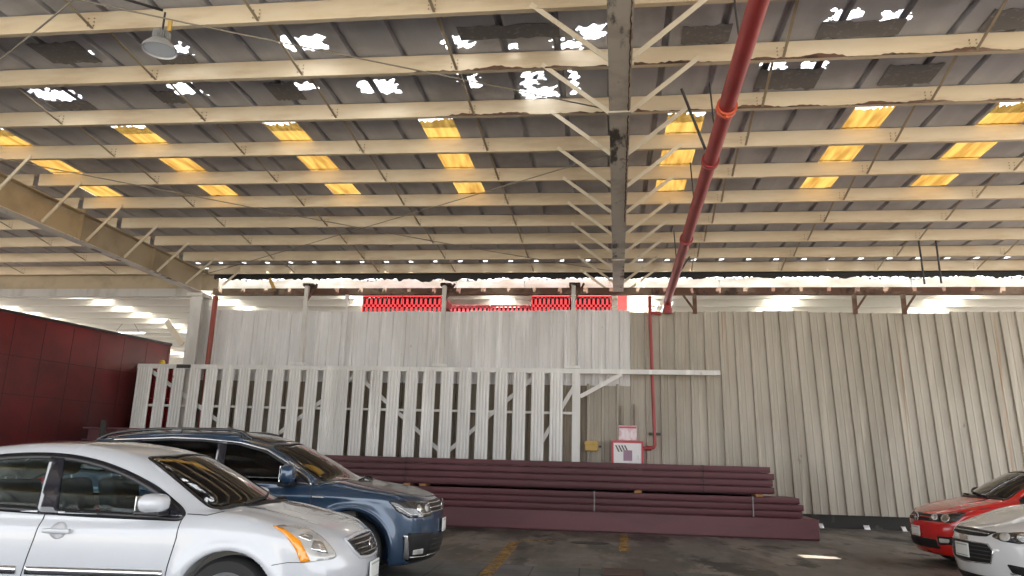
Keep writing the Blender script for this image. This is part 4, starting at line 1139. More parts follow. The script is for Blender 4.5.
M['lining'] = mat('grey_cabin_lining', (.24, .23, .21), .8)
M['seat'] = mat('charcoal_seat_fabric', (.06, .062, .068), .85)
M['alloy'] = mat('alloy_rim', (.45, .46, .48), .3, .85)
M['mirror'] = mat('mirror_glass', (.7, .72, .75), .05, 1.0)
M['chrome'] = mat('chrome', (.75, .76, .78), .12, 1.0)
M['white_car'] = mat('pearl_white_paint', (.60, .625, .665), .22, 0, 1.0, layers=[((.54, .56, .60), 1.5, (1, 1, 1), .55, .2, .4)])
M['recess_white'] = mat('handle_recess_grey', (.52, .53, .55), .3)
M['blue_car'] = mat('dark_blue_metallic_paint', (.032, .068, .130), .24, .30, 1.0, layers=[((.05, .085, .125), 2.5, (1, 1, 1), .56, .14, .6)])
M['blue_trim'] = mat('blue_trim_paint', (.032, .068, .130), .24, .30, 1.0)
M['dusty_blue'] = mat('dusty_bonnet_paint', (.10, .10, .10), .42, .1, .5, layers=[((.055, .065, .08), 3, (1, 1, 1), .52, .1, .7)])
M['recess_blue'] = mat('handle_recess_blue', (.03, .06, .11), .3)
M['red_car'] = mat('bright_red_paint', (.62, .018, .016), .22, 0, 1.0)
M['white_car2'] = mat('plain_white_paint', (.68, .69, .70), .22, 0, 1.0)
M['trim'] = mat('black_window_trim', (.014, .014, .017), .3)
M['pillar'] = mat('gloss_black_pillar', (.012, .013, .022), .08, 0, 1.0)
M['plastic'] = mat('black_bumper_plastic', (.012, .012, .013), .5, spec=.3)
M['gloss_black'] = mat('gloss_black_roof', (.02, .021, .024), .15, 0, .8)
M['seam'] = mat('shut_line', (.03, .03, .033), .8)
M['amber'] = mat('amber_lens', (.95, .34, .02), .15, 0, 1.0)
M['lens'] = mat('headlight_lens', (.56, .56, .54), .10, .1, 1.0, layers=[((.34, .345, .34), 5, (1, 1, 1), .5, .1, .8)])
M['lens_dark'] = mat('dark_headlight_lens', (.035, .037, .04), .06, 0, 1.0)
M['reflector'] = mat('headlight_reflector', (.8, .81, .82), .12, .9)
M['plate'] = mat('licence_plate_white', (.78, .79, .76), .4)
M['plate_grey'] = mat('licence_plate_edge', (.35, .42, .38), .5)
M['taillight'] = mat('red_tail_lens', (.45, .01, .01), .1, 0, 1.0)
M['glass'] = mat_glass('side_window_glass', (.82, .91, .91), .5)
M['glass_dark'] = mat_glass('tinted_window_glass', (.16, .18, .19), .8)
M['glass_ws'] = mat_glass('windscreen_glass', (.66, .74, .69), 1.7)
M['cabin_floor'] = mat('cabin_floor', (.04, .04, .04), .9)
M['dust'] = mat('grey_dust_cover', (.3, .3, .29), .8)

def common(c, glass_side, glass_ws, sides=('R', 'L'), pillars=(), body=None, dlo=None, ws=None, rw=None, split=None, trim_w=(.022, .026)):
    """cut-outs, glazing, trim of a car; dlo side outline (x,z); ws / rw outlines from above (x,y); split = B pillar strip"""
    P = c.sp
    for sd in sides:
        sg = -1 if sd == 'R' else 1
        c.cutout(sd, dlo, lambda q: q[:, 1] * sg > .3)
        c.ribbon('window_trim', sd, dlo, trim_w, M['trim'], .005, True)
        c.patch('side_window', sd, dlo, glass_side, .0015, .05)
        for pl in pillars:
            c.patch('door_pillar', sd, pl, M['pillar'], .006, .04)
    if ws:
        c.cutout('T', ws, lambda q: q[:, 2] > P['zbelt'] - .08)
        c.ribbon('windscreen_trim', 'T', ws, .028, M['trim'], .004, True)
        c.patch('windscreen', 'T', ws, glass_ws, .0015, .06)
    if rw:
        c.cutout('T', rw, lambda q: q[:, 2] > P['zbelt'] - .02)
        c.ribbon('rear_window_trim', 'T', rw, .028, M['trim'], .004, True)
        c.patch('rear_window', 'T', rw, glass_side, .0015, .06)
def cabin(c, dash_x, floor_z=.34, x0=-1.6, hw=.66, dz=.90):
    MB().box(x0, dash_x + .2, -hw, hw, floor_z - .03, floor_z).build('cabin_floor', M['cabin_floor'], c.root)
    d = MB().prism([(dash_x - .35, .45), (dash_x - .40, dz - .08), (dash_x - .30, dz), (dash_x + .05, dz + .015), (dash_x + .30, dz - .05), (dash_x + .30, .45)], -hw - .02, hw + .02, 'Y').build('dashboard', M['lining'], c.root)
    sw = MB()
    R = .185; cy = .36
    ctr = Vector((dash_x - .52, cy, dz - .03)); tl = radians(25)
    ring = [ctr + Vector((-R * sin(a) * sin(tl) * -1, R * cos(a), R * sin(a) * cos(tl))) for a in np.linspace(0, 2 * pi, 25)]
    sw.tube(ring, .016, 8, False); sw.tube([ctr, (dash_x - .30, cy, dz - .10)], .03, 10)
    for a in (0, pi, -pi / 2): sw.bar(ctr, ctr + Vector((R * sin(a) * sin(tl), R * cos(a), R * sin(a) * cos(tl))), .04, .015)
    sw.build('steering_wheel', M['black'], c.root, smooth='angle')
def emblem_ring(c, fr_x, y, z, R, m, kind, parent):
    b = MB()
    ring = [(fr_x, y + R * cos(a), z + R * sin(a)) for a in np.linspace(0, 2 * pi, 29)]
    b.tube(ring, R * .11, 8, False)
    if kind == 'bar':
        b.rbox((fr_x + .004, y, z), (.014, R * 2.3, R * .42), .004, 2)
    elif kind == 'vw':
        f = lambda u, v: (fr_x + .002, y + u * R, z + v * R)
        for p, q in (((-.38, .85), (0, .12)), ((0, .12), (.38, .85)), ((-.85, .35), (-.42, -.80)), ((-.42, -.80), (0, -.02)), ((0, -.02), (.42, -.80)), ((.42, -.80), (.85, .35))):
            b.bar(f(*p), f(*q), .010, R * .16, (1, 0, 0))
    return b.build('emblem', m, parent, smooth='angle')

# ---------------------------------------------------------------- white sedan, front left
sed = dict(front=2.225, rear=2.285, Wmax=.90, H=1.46, axf=1.365, axr=-1.32, wz=.315, wr=.315, rim=.21, arch=.358, flare=.022, zb=.17, zbelt=.90, cowl=1.22,
    crz=.82, crs=.010, crease=.004, crown=.05, crown2=.22, bow=.22, bowr=.22, wsbow=.20, tumble=.36, hoodbulge=.008,
    Zb=[(2.4, .64), (2.25, .725), (2.1, .785), (1.9, .845), (1.65, .905), (1.4, .955), (1.15, .975), (.8, .935), (.2, .915), (-.6, .925), (-1.3, .965), (-1.7, 1.01), (-2.1, 1.01), (-2.4, .95)],
    Zr=[(1.9, .66), (1.40, .95), (1.18, 1.07), (.90, 1.22), (.62, 1.345), (.35, 1.405), (0, 1.435), (-.4, 1.432), (-.8, 1.40), (-1.15, 1.325), (-1.5, 1.19), (-1.85, 1.02), (-2.3, .75)],
    Wp=[(2.4, .70), (2.2, .775), (2.0, .82), (1.7, .862), (1.36, .880), (.8, .893), (0, .897), (-.9, .895), (-1.5, .87), (-2.0, .81), (-2.4, .7)],
    Wg=[(1.9, .70), (1.3, .79), (.9, .835), (.3, .862), (-.6, .862), (-1.2, .81), (-1.7, .72), (-2.2, .6)],
    Xn=[(.0, 2.07), (.18, 2.14), (.35, 2.21), (.5, 2.225), (.60, 2.205), (.70, 2.155), (.80, 2.06), (.95, 1.82), (1.2, 1.4)],
    Xt=[(.0, -2.1), (.2, -2.18), (.4, -2.27), (.6, -2.285), (.9, -2.24), (1.02, -2.20), (1.2, -2.0)],
    S=[(.0, .90), (.2, .945), (.4, .985), (.6, 1.0), (.75, .997), (.88, .968), (.98, .94), (1.2, .9)])
c = Car('sedan', 'white four-door sedan in the left foreground, cut by the left edge', (-4.155, 6.16), 4.5, sed, M['white_car'], h=.0175)
dlo = spline([(.955, .892), (.945, .925), (.86, .985), (.67, 1.095), (.39, 1.205), (.10, 1.275), (-.2, 1.302), (-.55, 1.285), (-.9, 1.225), (-1.2, 1.13), (-1.36, 1.03), (-1.30, .985), (-1.0, .955), (-.4, .922), (.3, .898), (.8, .890)], True, 5)
ws = round_poly([(1.36, 0), (1.31, .36), (1.16, .70), (.82, .64), (.50, .565), (.60, .33), (.625, 0), (.60, -.33), (.50, -.565), (.82, -.64), (1.16, -.70), (1.31, -.36)], .05)
rw = round_poly([(-1.15, .50), (-1.20, 0), (-1.15, -.50), (-1.5, -.57), (-1.76, -.48), (-1.82, 0), (-1.76, .48), (-1.5, .57)], .06)
bpil = [(-.118, .884), (.042, .880), (-.075, 1.292), (-.19, 1.296)]
cp = [(-1.12, .965), (-1.06, .962), (-1.04, 1.19), (-1.10, 1.17)]
sail = [(.975, .893), (.66, .895), (.74, 1.0), (.82, 1.02), (.955, .925)]
common(c, M['glass'], M['glass_ws'], dlo=dlo, ws=ws, rw=rw, pillars=(bpil, cp, sail))
for sd, sg in (('R', -1), ('L', 1)):
    c.ribbon('door_seam', sd, [(.975, .895), (.97, .75), (.93, .55), (.90, .30)], .007, M['seam'], .002)
    c.ribbon('door_seam', sd, [(-.06, .905), (-.09, .72), (-.15, .45), (-.16, .26)], .007, M['seam'], .002)
    c.ribbon('door_seam', sd, [(-1.18, .96), (-1.2, .8), (-1.12, .65), (-.98, .5), (-.92, .3)], .007, M['seam'], .002)
    c.ribbon('bonnet_seam', sd, [(1.0, .915), (1.15, .91), (1.24, .935)], .005, M['seam'], .002)
    c.ribbon('bumper_seam', sd, [(1.69, .585), (1.80, .605), (1.92, .605)], .005, M['seam'], .002)
    c.handle(sd, .08, .775, M['white_car']); c.handle(sd, -1.02, .79, M['white_car'])
    c.ribbon('door_moulding', sd, [(.90, .50), (-.12, .495)], .055, M['chrome'], .012)
    c.ribbon('door_moulding', sd, [(-.19, .495), (-.9, .49)], .055, M['chrome'], .012)
    c.mirror(.80, sg, .985, (.25, .24, .135), M['white_car'], M['trim'], .93)
c.wheels()
hl = spline([(.20, .0), (.06, .0)], False)
for sg in (-1, 1):
    fr = ('D', -52 if sg < 0 else 52)
    U, Vv, D = c.frame(fr)
    def uv(x, y): return Vector((x, sg * y, 0)).dot(U)
    # outline given by body points (x, y, z) on the right-hand corner
    pts = [(1.68, .82, .842), (1.80, .81, .848), (1.93, .74, .825), (2.04, .69, .74), (2.11, .65, .625), (1.99, .78, .612), (1.90, .83, .612), (1.86, .84, .70), (1.78, .84, .79)]
    out = [(uv(x, y), z) for x, y, z in pts]
    o = c.patch('headlight', fr, spline(out, True, 4), M['lens'], .007, .02)
    am = [(uv(x, y), z) for x, y, z in [(1.665, .825, .846), (1.745, .825, .828), (1.86, .82, .755), (1.945, .81, .614), (1.89, .84, .608), (1.84, .845, .70), (1.76, .845, .795)]]
    c.patch('side_lens', fr, am, M['amber'], .011, .02, parent=o)
    rf = [(uv(x, y), z) for x, y, z in [(2.00, .76, .67), (2.06, .71, .65), (2.02, .73, .73), (1.95, .77, .75), (1.93, .79, .69)]]
    c.patch('reflector', fr, round_poly(rf, .02), M['reflector'], .010, .015, parent=o)
    rf = [(uv(x, y), z) for x, y, z in [(1.88, .80, .795), (1.96, .76, .775), (1.93, .78, .74), (1.84, .82, .78)]]
    c.patch('reflector', fr, round_poly(rf, .02), M['reflector'], .010, .015, parent=o)
# grille with bars and badge
gp = [(-.42, .728), (-.2, .745), (0, .75), (.2, .745), (.42, .728), (.37, .64), (.29, .590), (.15, .575), (0, .572), (-.15, .575), (-.29, .590), (-.37, .64)]
g = c.patch('grille', 'F', round_poly(gp, .02), M['plastic'], .006, .03)
c.ribbon('grille_surround', 'F', gp, .022, M['white_car'], .012, True, parent=g)
for zz_ in (.715, .68, .645, .61): c.ribbon('grille_bar', 'F', [(-.38 + (.735 - zz_) * .6, zz_), (.38 - (.735 - zz_) * .6, zz_)], .016, M['gloss_black'], .013, parent=g)
q, n = c.hit('F', 0, .66); emblem_ring(c, q.x + .02, 0, .66, .052, M['chrome'], 'bar', g)
c.patch('lower_intake', 'F', round_poly([(-.5, .40), (.5, .40), (.42, .24), (-.42, .24)], .03), M['plastic'], .005, .04)
c.plate(0, .465, M['plate'])
c.wiper([(1.30, -.50), (1.31, -.1), (1.25, .10)], M['black']); c.wiper([(1.34, .10), (1.28, .45), (1.20, .58)], M['black'])
c.ribbon('cowl_strip', 'T', [(1.18, -.70), (1.32, -.36), (1.37, 0), (1.32, .36), (1.18, .70)], .05, M['black'], .006)
cabin(c, 1.15, .34, -1.4, .70, .89)
for x, y in ((.10, .36), (.10, -.36)): c.seat(x, y, .50)
c.seat(-.86, .33, .50, .50, .62); c.seat(-.86, -.33, .50, .50, .62)
MB().tube([(-1.10, 0, 1.335), (-1.45, 0, 1.66)], .006, 6).build('antenna', M['dark_steel'], c.root)
# things lying on the dash behind the windscreen
MB().rbox((.88, -.42, .915), (.16, .22, .025), .008).build('dash_sticker', mat('yellow_dash_paper', (.75, .48, .05), .6), c.root)
MB().rbox((1.02, -.20, .925), (.12, .16, .03), .008).build('dash_box', mat('blue_dash_item', (.05, .18, .35), .5), c.root)
c.patch('taillight', 'B', round_poly([(-.78, .70), (-.48, .74), (-.48, .95), (-.74, .98)], .03), M['taillight'], .006); c.patch('taillight', 'B', round_poly([(.78, .70), (.48, .74), (.48, .95), (.74, .98)], .03), M['taillight'], .006)
c.finish(M['white_car'])

# ---------------------------------------------------------------- blue SUV
suv = dict(front=2.35, rear=2.35, Wmax=.925, H=1.70, axf=1.44, axr=-1.35, wz=.355, wr=.355, rim=.235, arch=.432, flare=.022, zb=.20, zbelt=1.03, cowl=1.15,
    crz=.93, crs=.012, crease=.012, crown=.035, crown2=.35, bow=.26, bowr=.18, wsbow=.22, tumble=.26, hoodbulge=.014,
    Zb=[(2.45, .83), (2.3, .925), (2.15, .97), (1.9, 1.01), (1.5, 1.065), (1.15, 1.115), (.9, 1.08), (.3, 1.05), (-.6, 1.06), (-1.6, 1.10), (-2.2, 1.10), (-2.45, 1.05)],
    Zr=[(1.9, .75), (1.46, 1.03), (1.18, 1.17), (.80, 1.375), (.45, 1.525), (.10, 1.605), (-.4, 1.638), (-1.0, 1.63), (-1.6, 1.58), (-1.95, 1.50), (-2.1, 1.36), (-2.3, 1.05), (-2.5, .8)],
    Wp=[(2.45, .74), (2.2, .82), (2.0, .865), (1.7, .90), (1.4, .915), (.8, .918), (0, .92), (-1.0, .92), (-1.6, .905), (-2.1, .86), (-2.45, .78)],
    Wg=[(1.9, .70), (1.2, .80), (.8, .855), (.3, .875), (-.8, .875), (-1.5, .85), (-2.0, .80), (-2.4, .7)],
    Xn=[(.0, 2.14), (.2, 2.24), (.33, 2.325), (.5, 2.35), (.66, 2.35), (.78, 2.335), (.88, 2.28), (.96, 2.17), (1.05, 1.9), (1.3, 1.4)],
    Xt=[(.0, -2.15), (.25, -2.28), (.5, -2.345), (.8, -2.33), (1.1, -2.28), (1.3, -2.22), (1.6, -2.0)],
    S=[(.0, .93), (.2, .955), (.4, .985), (.6, .997), (.8, 1.0), (.95, .99), (1.05, .95), (1.2, .92)])
c = Car('suv', 'dark blue SUV with roof rails parked behind the white sedan', (-4.355, 9.15), 5.2, suv, M['blue_car'], h=.02)
dlo = round_poly([(.915, 1.045), (.86, 1.10), (.60, 1.27), (.35, 1.40), (.03, 1.475), (-.4, 1.505), (-.8, 1.51), (-1.5, 1.47), (-1.88, 1.40), (-2.02, 1.22), (-1.95, 1.14), (-1.2, 1.10), (0, 1.065)], .05)
ws = round_poly([(1.42, 0), (1.36, .38), (1.16, .73), (.78, .675), (.38, .60), (.48, .35), (.51, 0), (.48, -.35), (.38, -.60), (.78, -.675), (1.16, -.73), (1.36, -.38)], .05)
rw = round_poly([(-2.06, .52), (-2.07, 0), (-2.06, -.52), (-2.2, -.6), (-2.24, 0), (-2.2, .6)], .03)
common(c, M['glass_dark'], M['glass_ws'], dlo=dlo, ws=ws, rw=rw, pillars=([(-.20, 1.06), (-.08, 1.06), (-.12, 1.49), (-.22, 1.495)], [(-1.22, 1.09), (-1.10, 1.09), (-1.14, 1.49), (-1.24, 1.485)], [(.90, 1.05), (.68, 1.055), (.68, 1.19), (.74, 1.165)]), trim_w=(.012, .014))
for sd, sg in (('R', -1), ('L', 1)):
    c.ribbon('chrome_line', sd, [(.94, 1.045), (.88, 1.11), (.61, 1.288), (.35, 1.42), (.03, 1.495), (-.4, 1.525), (-.8, 1.53), (-1.5, 1.49)], .014, M['chrome'], .008)
    c.ribbon('door_seam', sd, [(.95, 1.04), (.97, .85), (.95, .5), (.92, .28)], .007, M['seam'], .002)
    c.ribbon('door_seam', sd, [(-.14, 1.06), (-.16, .7), (-.2, .28)], .007, M['seam'], .002)
    c.ribbon('bonnet_seam', sd, [(1.12, 1.045), (1.5, .995), (1.85, .94), (2.0, .90)], .006, M['seam'], .002)
    c.ribbon('sill_trim', sd, [(.95, .27), (-.85, .27)], .10, M['plastic'], .01)
    c.handle(sd, -.02, .93, M['blue_trim']); c.handle(sd, -1.02, .95, M['blue_trim'])
    c.mirror(.71, sg, 1.15, (.19, .25, .23), M['blue_trim'], M['plastic'], .97)
    bdg = c.patch('fender_badge', sd, round_poly([(.99, .905), (1.13, .905), (1.11, .927), (.99, .927)], .006, 2), M['chrome'], .006, .02)
    arc = [(1.44 + .455 * cos(a), .355 + .455 * sin(a)) for a in np.linspace(radians(-18), radians(198), 36)]
    c.ribbon('arch_lip', sd, arc, .044, M['blue_trim'], .008)
    arc = [(-1.35 + .455 * cos(a), .355 + .455 * sin(a)) for a in np.linspace(radians(-18), radians(198), 36)]
    c.ribbon('arch_lip', sd, arc, .044, M['blue_trim'], .008)
    # roof rail on feet
    rl = MB(); pts = []
    for k, x in enumerate(np.linspace(.12, -1.75, 16)):
        q, n = c.hit('T', x, sg * .60); e = 0 if k in (0, 15) else .03 if k in (1, 14) else .04
        pts.append((q.x, q.y, q.z + e))
    rl.tube(pts, .018, 10)
    for x in (-.80,):
        q, n = c.hit('T', x, sg * .60); rl.rbox((q.x, q.y, q.z + .02), (.12, .03, .06), .01)
    rl.build('roof_rail', M['gloss_black'], c.root, smooth='angle')
c.patch('roof_panel', 'T', round_poly([(.31, .54), (.41, .3), (.435, 0), (.41, -.3), (.31, -.54), (-.6, -.57), (-1.5, -.55), (-1.5, .55), (-.6, .57)], .05), M['gloss_black'], .004, .06)
c.patch('bonnet', 'T', round_poly([(1.44, 0), (1.38, .40), (1.27, .64), (1.7, .72), (2.0, .67), (2.13, .5), (2.21, .25), (2.23, 0), (2.21, -.25), (2.13, -.5), (2.0, -.67), (1.7, -.72), (1.27, -.64), (1.38, -.40)], .05), M['dusty_blue'], .003, .05)
c.wheels()
for sg in (-1, 1):
    fr = ('D', -48 if sg < 0 else 48)
    U, Vv, D = c.frame(fr)
    def uv(x, y): return Vector((x, sg * y, 0)).dot(U)
    out = [(uv(x, y), z) for x, y, z in [(1.83, .88, .90), (2.0, .83, .895), (2.20, .66, .885), (2.28, .50, .875), (2.295, .48, .725), (2.22, .66, .71), (2.06, .82, .715), (1.94, .87, .785)]]
    o = c.patch('headlight', fr, round_poly(out, .02), M['lens_dark'], .008, .02)
    for (x, y, z, r, mk) in ((2.17, .70, .81, .042, 'reflector'), (2.25, .575, .81, .038, 'lens')):
        c.patch('projector', fr, [(uv(x, y) + r * cos(a), z + r * sin(a)) for a in np.linspace(0, 2 * pi, 16, endpoint=False)], M[mk], .012, .02, parent=o)
    c.ribbon('light_strip', fr, [(uv(1.92, .87), .85), (uv(2.06, .81), .755), (uv(2.22, .665), .748), (uv(2.29, .5), .755)], .014, M['reflector'], .012, parent=o)
    fo = [(uv(x, y), z) for x, y, z in [(2.03, .86, .535), (2.08, .845, .53), (2.10, .83, .40), (2.11, .80, .27), (2.05, .845, .28)]]
    ap = [(uv(x, y), z) for x, y, z in [(2.07, .84, .555), (2.24, .66, .545), (2.33, .45, .535), (2.33, .43, .245), (2.22, .66, .235), (2.08, .82, .25)]]
    a_ = c.patch('side_intake', fr, round_poly(ap, .03), M['plastic'], .006, .03)
    c.patch('chrome_fin', fr, round_poly(fo, .01), M['chrome'], .016, .02, parent=a_)
    c.patch('fog_light', fr, round_poly([(uv(2.14, .78), .315), (uv(2.25, .63), .315), (uv(2.25, .63), .375), (uv(2.14, .78), .37)], .015), M['lens'], .012, .02, parent=a_)
    c.ribbon('chrome_line', fr, [(uv(2.12, .80), .295), (uv(2.24, .64), .285), (uv(2.33, .44), .285)], .012, M['chrome'], .014, parent=a_)
gp = [(-.50, .885), (0, .90), (.50, .885), (.47, .775), (.3, .765), (0, .76), (-.3, .765), (-.47, .775)]
g = c.patch('grille', 'F', round_poly(gp, .02), M['plastic'], .006, .03)
for zz_ in (.862, .815, .772): c.ribbon('grille_bar', 'F', [(-.48, zz_ - .004), (0, zz_ + .004), (.48, zz_ - .004)], .010, M['chrome'], .014, parent=g)
q, n = c.hit('F', 0, .83); emblem_ring(c, q.x + .022, 0, .83, .068, M['chrome'], 'vw', g)
li = c.patch('lower_intake', 'F', round_poly([(-.52, .515), (.52, .515), (.50, .26), (-.50, .26)], .03), M['plastic'], .0065, .04)
for zz_ in (.46, .405, .35): c.ribbon('intake_bar', 'F', [(-.44, zz_), (.44, zz_)], .010, M['dark_steel'], .012, parent=li)
c.ribbon('chrome_line', 'F', [(-.46, .29), (.46, .29)], .014, M['chrome'], .014, parent=li)
c.ribbon('bumper_lip', 'F', [(-.7, .215), (0, .215), (.7, .215)], .04, M['plastic'], .01)
c.plate(0, .60, M['plate'])
c.wiper([(1.38, -.40), (1.36, -.05), (1.30, .2)], M['black']); c.wiper([(1.40, .2), (1.33, .5), (1.24, .62)], M['black'])
cabin(c, 1.15, .42, -1.6, .72, 1.02)
for x, y in ((.10, .38), (.10, -.38)): c.seat(x, y, .66)
c.seat(-.92, .34, .68, .56, .64); c.seat(-.92, -.34, .68, .56, .64)
c.patch('taillight', 'B', round_poly([(-.85, .85), (-.5, .88), (-.5, 1.0), (-.82, 1.05)], .03), M['taillight'], .006); c.patch('taillight', 'B', round_poly([(.85, .85), (.5, .88), (.5, 1.0), (.82, 1.05)], .03), M['taillight'], .006)
c.finish(M['blue_car'])

# ---------------------------------------------------------------- red hatchback, right
red = dict(front=2.05, rear=1.95, Wmax=.84, H=1.52, axf=1.25, axr=-1.215, wz=.30, wr=.30, rim=.20, arch=.345, flare=.014, zb=.17, zbelt=.95, cowl=1.05,
    crz=.80, crs=.015, crease=.008, crown=.04, crown2=.25, bow=.22, bowr=.18, wsbow=.18, tumble=.28, hoodbulge=.012,
    Zb=[(2.15, .72), (2.0, .79), (1.85, .83), (1.6, .91), (1.3, .975), (1.05, 1.02), (.7, .98), (.2, .95), (-.6, .96), (-1.4, .99), (-2.1, .98)],
    Zr=[(1.7, .72), (1.22, 1.02), (1.0, 1.15), (.7, 1.32), (.45, 1.43), (.1, 1.49), (-.4, 1.50), (-1.0, 1.47), (-1.45, 1.36), (-1.65, 1.2), (-1.9, .9), (-2.1, .7)],
    Wp=[(2.15, .66), (1.95, .735), (1.75, .785), (1.45, .815), (1.0, .828), (0, .832), (-.9, .83), (-1.5, .80), (-2.1, .70)],
    Wg=[(1.7, .62), (1.1, .72), (.7, .77), (.2, .79), (-.8, .785), (-1.4, .75), (-2.0, .66)],
    Xn=[(.0, 1.90), (.18, 1.97), (.34, 2.035), (.5, 2.05), (.62, 2.045), (.72, 2.01), (.80, 1.93), (.92, 1.7), (1.2, 1.2)],
    Xt=[(.0, -1.8), (.2, -1.88), (.4, -1.94), (.6, -1.95), (.9, -1.9), (1.1, -1.84), (1.4, -1.6)],
    S=[(.0, .91), (.2, .95), (.4, .985), (.6, 1.0), (.75, .998), (.88, .965), (1.0, .93), (1.2, .9)])
c = Car('hatchback', 'bright red hatchback at the right, half hidden by the white car', (6.87, 13.0), 181.0, red, M['red_car'], h=.02)
dlo = round_poly([(.86, .985), (.78, 1.05), (.48, 1.25), (.26, 1.345), (-.2, 1.39), (-.9, 1.37), (-1.35, 1.28), (-1.45, 1.10), (-1.35, 1.02), (-.5, .985)], .05)
ws = round_poly([(1.20, 0), (1.15, .33), (1.01, .65), (.68, .60), (.34, .54), (.43, .3), (.46, 0), (.43, -.3), (.34, -.54), (.68, -.60), (1.01, -.65), (1.15, -.33)], .05)
rw = round_poly([(-1.42, .5), (-1.45, 0), (-1.42, -.5), (-1.68, -.56), (-1.74, 0), (-1.68, .56)], .04)
common(c, M['glass'], M['glass_ws'], dlo=dlo, ws=ws, rw=rw, pillars=([(-.16, .975), (-.06, .972), (-.12, 1.362), (-.2, 1.362)], [(.88, .955), (.62, .96), (.66, 1.07), (.76, 1.05)]))
for sd, sg in (('R', -1), ('L', 1)):
    c.ribbon('door_seam', sd, [(.88, .95), (.88, .75), (.80, .28)], .007, M['seam'], .002)
    c.ribbon('door_seam', sd, [(-.10, .97), (-.12, .6), (-.16, .26)], .007, M['seam'], .002)
    c.ribbon('bonnet_seam', sd, [(.98, .93), (1.3, .895), (1.6, .85)], .006, M['seam'], .002)
    c.handle(sd, -.0, .83, M['red_car'], False)
    c.mirror(.66, sg, 1.08, (.15, .22, .15), M['plastic'], M['plastic'], .87)
    arc = [(1.25 + .362 * cos(a), .30 + .362 * sin(a)) for a in np.linspace(radians(-15), radians(195), 32)]
    c.ribbon('arch_lip', sd, arc, .03, M['red_car'], .005)
c.wheels()
for sg in (-1, 1):
    fr = ('D', -42 if sg < 0 else 42)
    U, Vv, D = c.frame(fr)
    def uv(x, y): return Vector((x, sg * y, 0)).dot(U)
    out = [(uv(x, y), z) for x, y, z in [(1.64, .79, .815), (1.80, .74, .805), (1.95, .58, .775), (2.01, .42, .765), (2.03, .40, .675), (1.97, .56, .655), (1.86, .70, .655), (1.76, .765, .70)]]
    o = c.patch('headlight', fr, round_poly(out, .02), M['lens_dark'], .008, .02)
    for (x, y, z, r, mk) in ((1.90, .64, .715, .058, 'reflector'), (1.99, .475, .715, .045, 'reflector')):
        c.patch('reflector', fr, [(uv(x, y) + r * 1.25 * cos(a), z + r * sin(a)) for a in np.linspace(0, 2 * pi, 18, endpoint=False)], M[mk], .012, .02, parent=o)
    a_ = c.patch('fog_surround', fr, round_poly([(uv(1.99, .50), .45), (uv(1.80, .75), .46), (uv(1.85, .70), .35), (uv(1.98, .52), .33)], .02), M['plastic'], .006, .03)
    c.patch('fog_light', fr, round_poly([(uv(1.97, .54), .425), (uv(1.87, .68), .425), (uv(1.88, .67), .365), (uv(1.97, .54), .355)], .02), M['lens'], .011, .02, parent=a_)
gp = [(-.40, .752), (0, .765), (.40, .752), (.40, .66), (0, .65), (-.40, .66)]
g = c.patch('grille', 'F', round_poly(gp, .015), M['plastic'], .006, .03)
c.ribbon('grille_bar', 'F', [(-.40, .706), (0, .71), (.40, .706)], .012, M['red_car'], .012, parent=g)
q, n = c.hit('F', 0, .705); emblem_ring(c, q.x + .022, 0, .705, .062, M['chrome'], 'vw', g)
li = c.patch('lower_intake', 'F', round_poly([(-.46, .40), (.46, .40), (.50, .27), (-.50, .27)], .03), M['plastic'], .006, .04)
c.plate(0, .495, M['plate'])
c.wiper([(1.15, .40), (1.14, .05), (1.08, -.2)], M['black']); c.wiper([(1.17, -.1), (1.11, -.4), (1.04, -.5)], M['black'])
c.ribbon('cowl_strip', 'T', [(1.03, .65), (1.16, .33), (1.21, 0), (1.16, -.33), (1.03, -.65)], .05, M['black'], .006)
cabin(c, .98, .34, -1.4, .64, .90)
for x, y in ((.05, .34), (.05, -.34)): c.seat(x, y, .50)
c.seat(-.85, 0, .52, .52, 1.1)
c.finish(M['red_car'])

# ---------------------------------------------------------------- white car, right edge
wht = dict(front=2.27, rear=2.27, Wmax=.90, H=1.48, axf=1.36, axr=-1.24, wz=.31, wr=.31, rim=.21, arch=.355, flare=.014, zb=.17, zbelt=.93, cowl=1.05,
    crz=.80, crs=.015, crease=.008, crown=.05, crown2=.25, bow=.30, bowr=.2, wsbow=.2, tumble=.3, hoodbulge=.012,
    Zb=[(2.4, .70), (2.2, .78), (2.0, .855), (1.7, .955), (1.35, 1.035), (1.05, 1.06), (.7, .98), (.2, .95), (-.6, .97), (-1.4, 1.01), (-2.4, .98)],
    Zr=[(1.9, .68), (1.36, 1.0), (1.1, 1.12), (.7, 1.32), (.40, 1.42), (0, 1.465), (-.4, 1.47), (-.9, 1.43), (-1.4, 1.27), (-1.8, 1.06), (-2.3, .8)],
    Wp=sed['Wp'], Wg=sed['Wg'],
    Xn=[(.0, 2.10), (.18, 2.17), (.33, 2.25), (.5, 2.27), (.62, 2.265), (.72, 2.23), (.80, 2.15), (.93, 1.85), (1.2, 1.4)],
    Xt=sed['Xt'], S=sed['S'])
c = Car('white_car', 'white car at the right edge of the picture, in front of the red one', (6.25, 9.45), 181.0, wht, M['white_car2'], h=.02)
dlo = round_poly([(.94, .955), (.86, 1.03), (.48, 1.25), (.22, 1.34), (-.2, 1.39), (-.9, 1.35), (-1.35, 1.22), (-1.5, 1.06), (-.5, .985)], .05)
ws = round_poly([(1.20, 0), (1.15, .35), (1.0, .65), (.62, .64), (.22, .58), (.31, .35), (.34, 0), (.31, -.35), (.22, -.58), (.62, -.64), (1.0, -.65), (1.15, -.35)], .06)
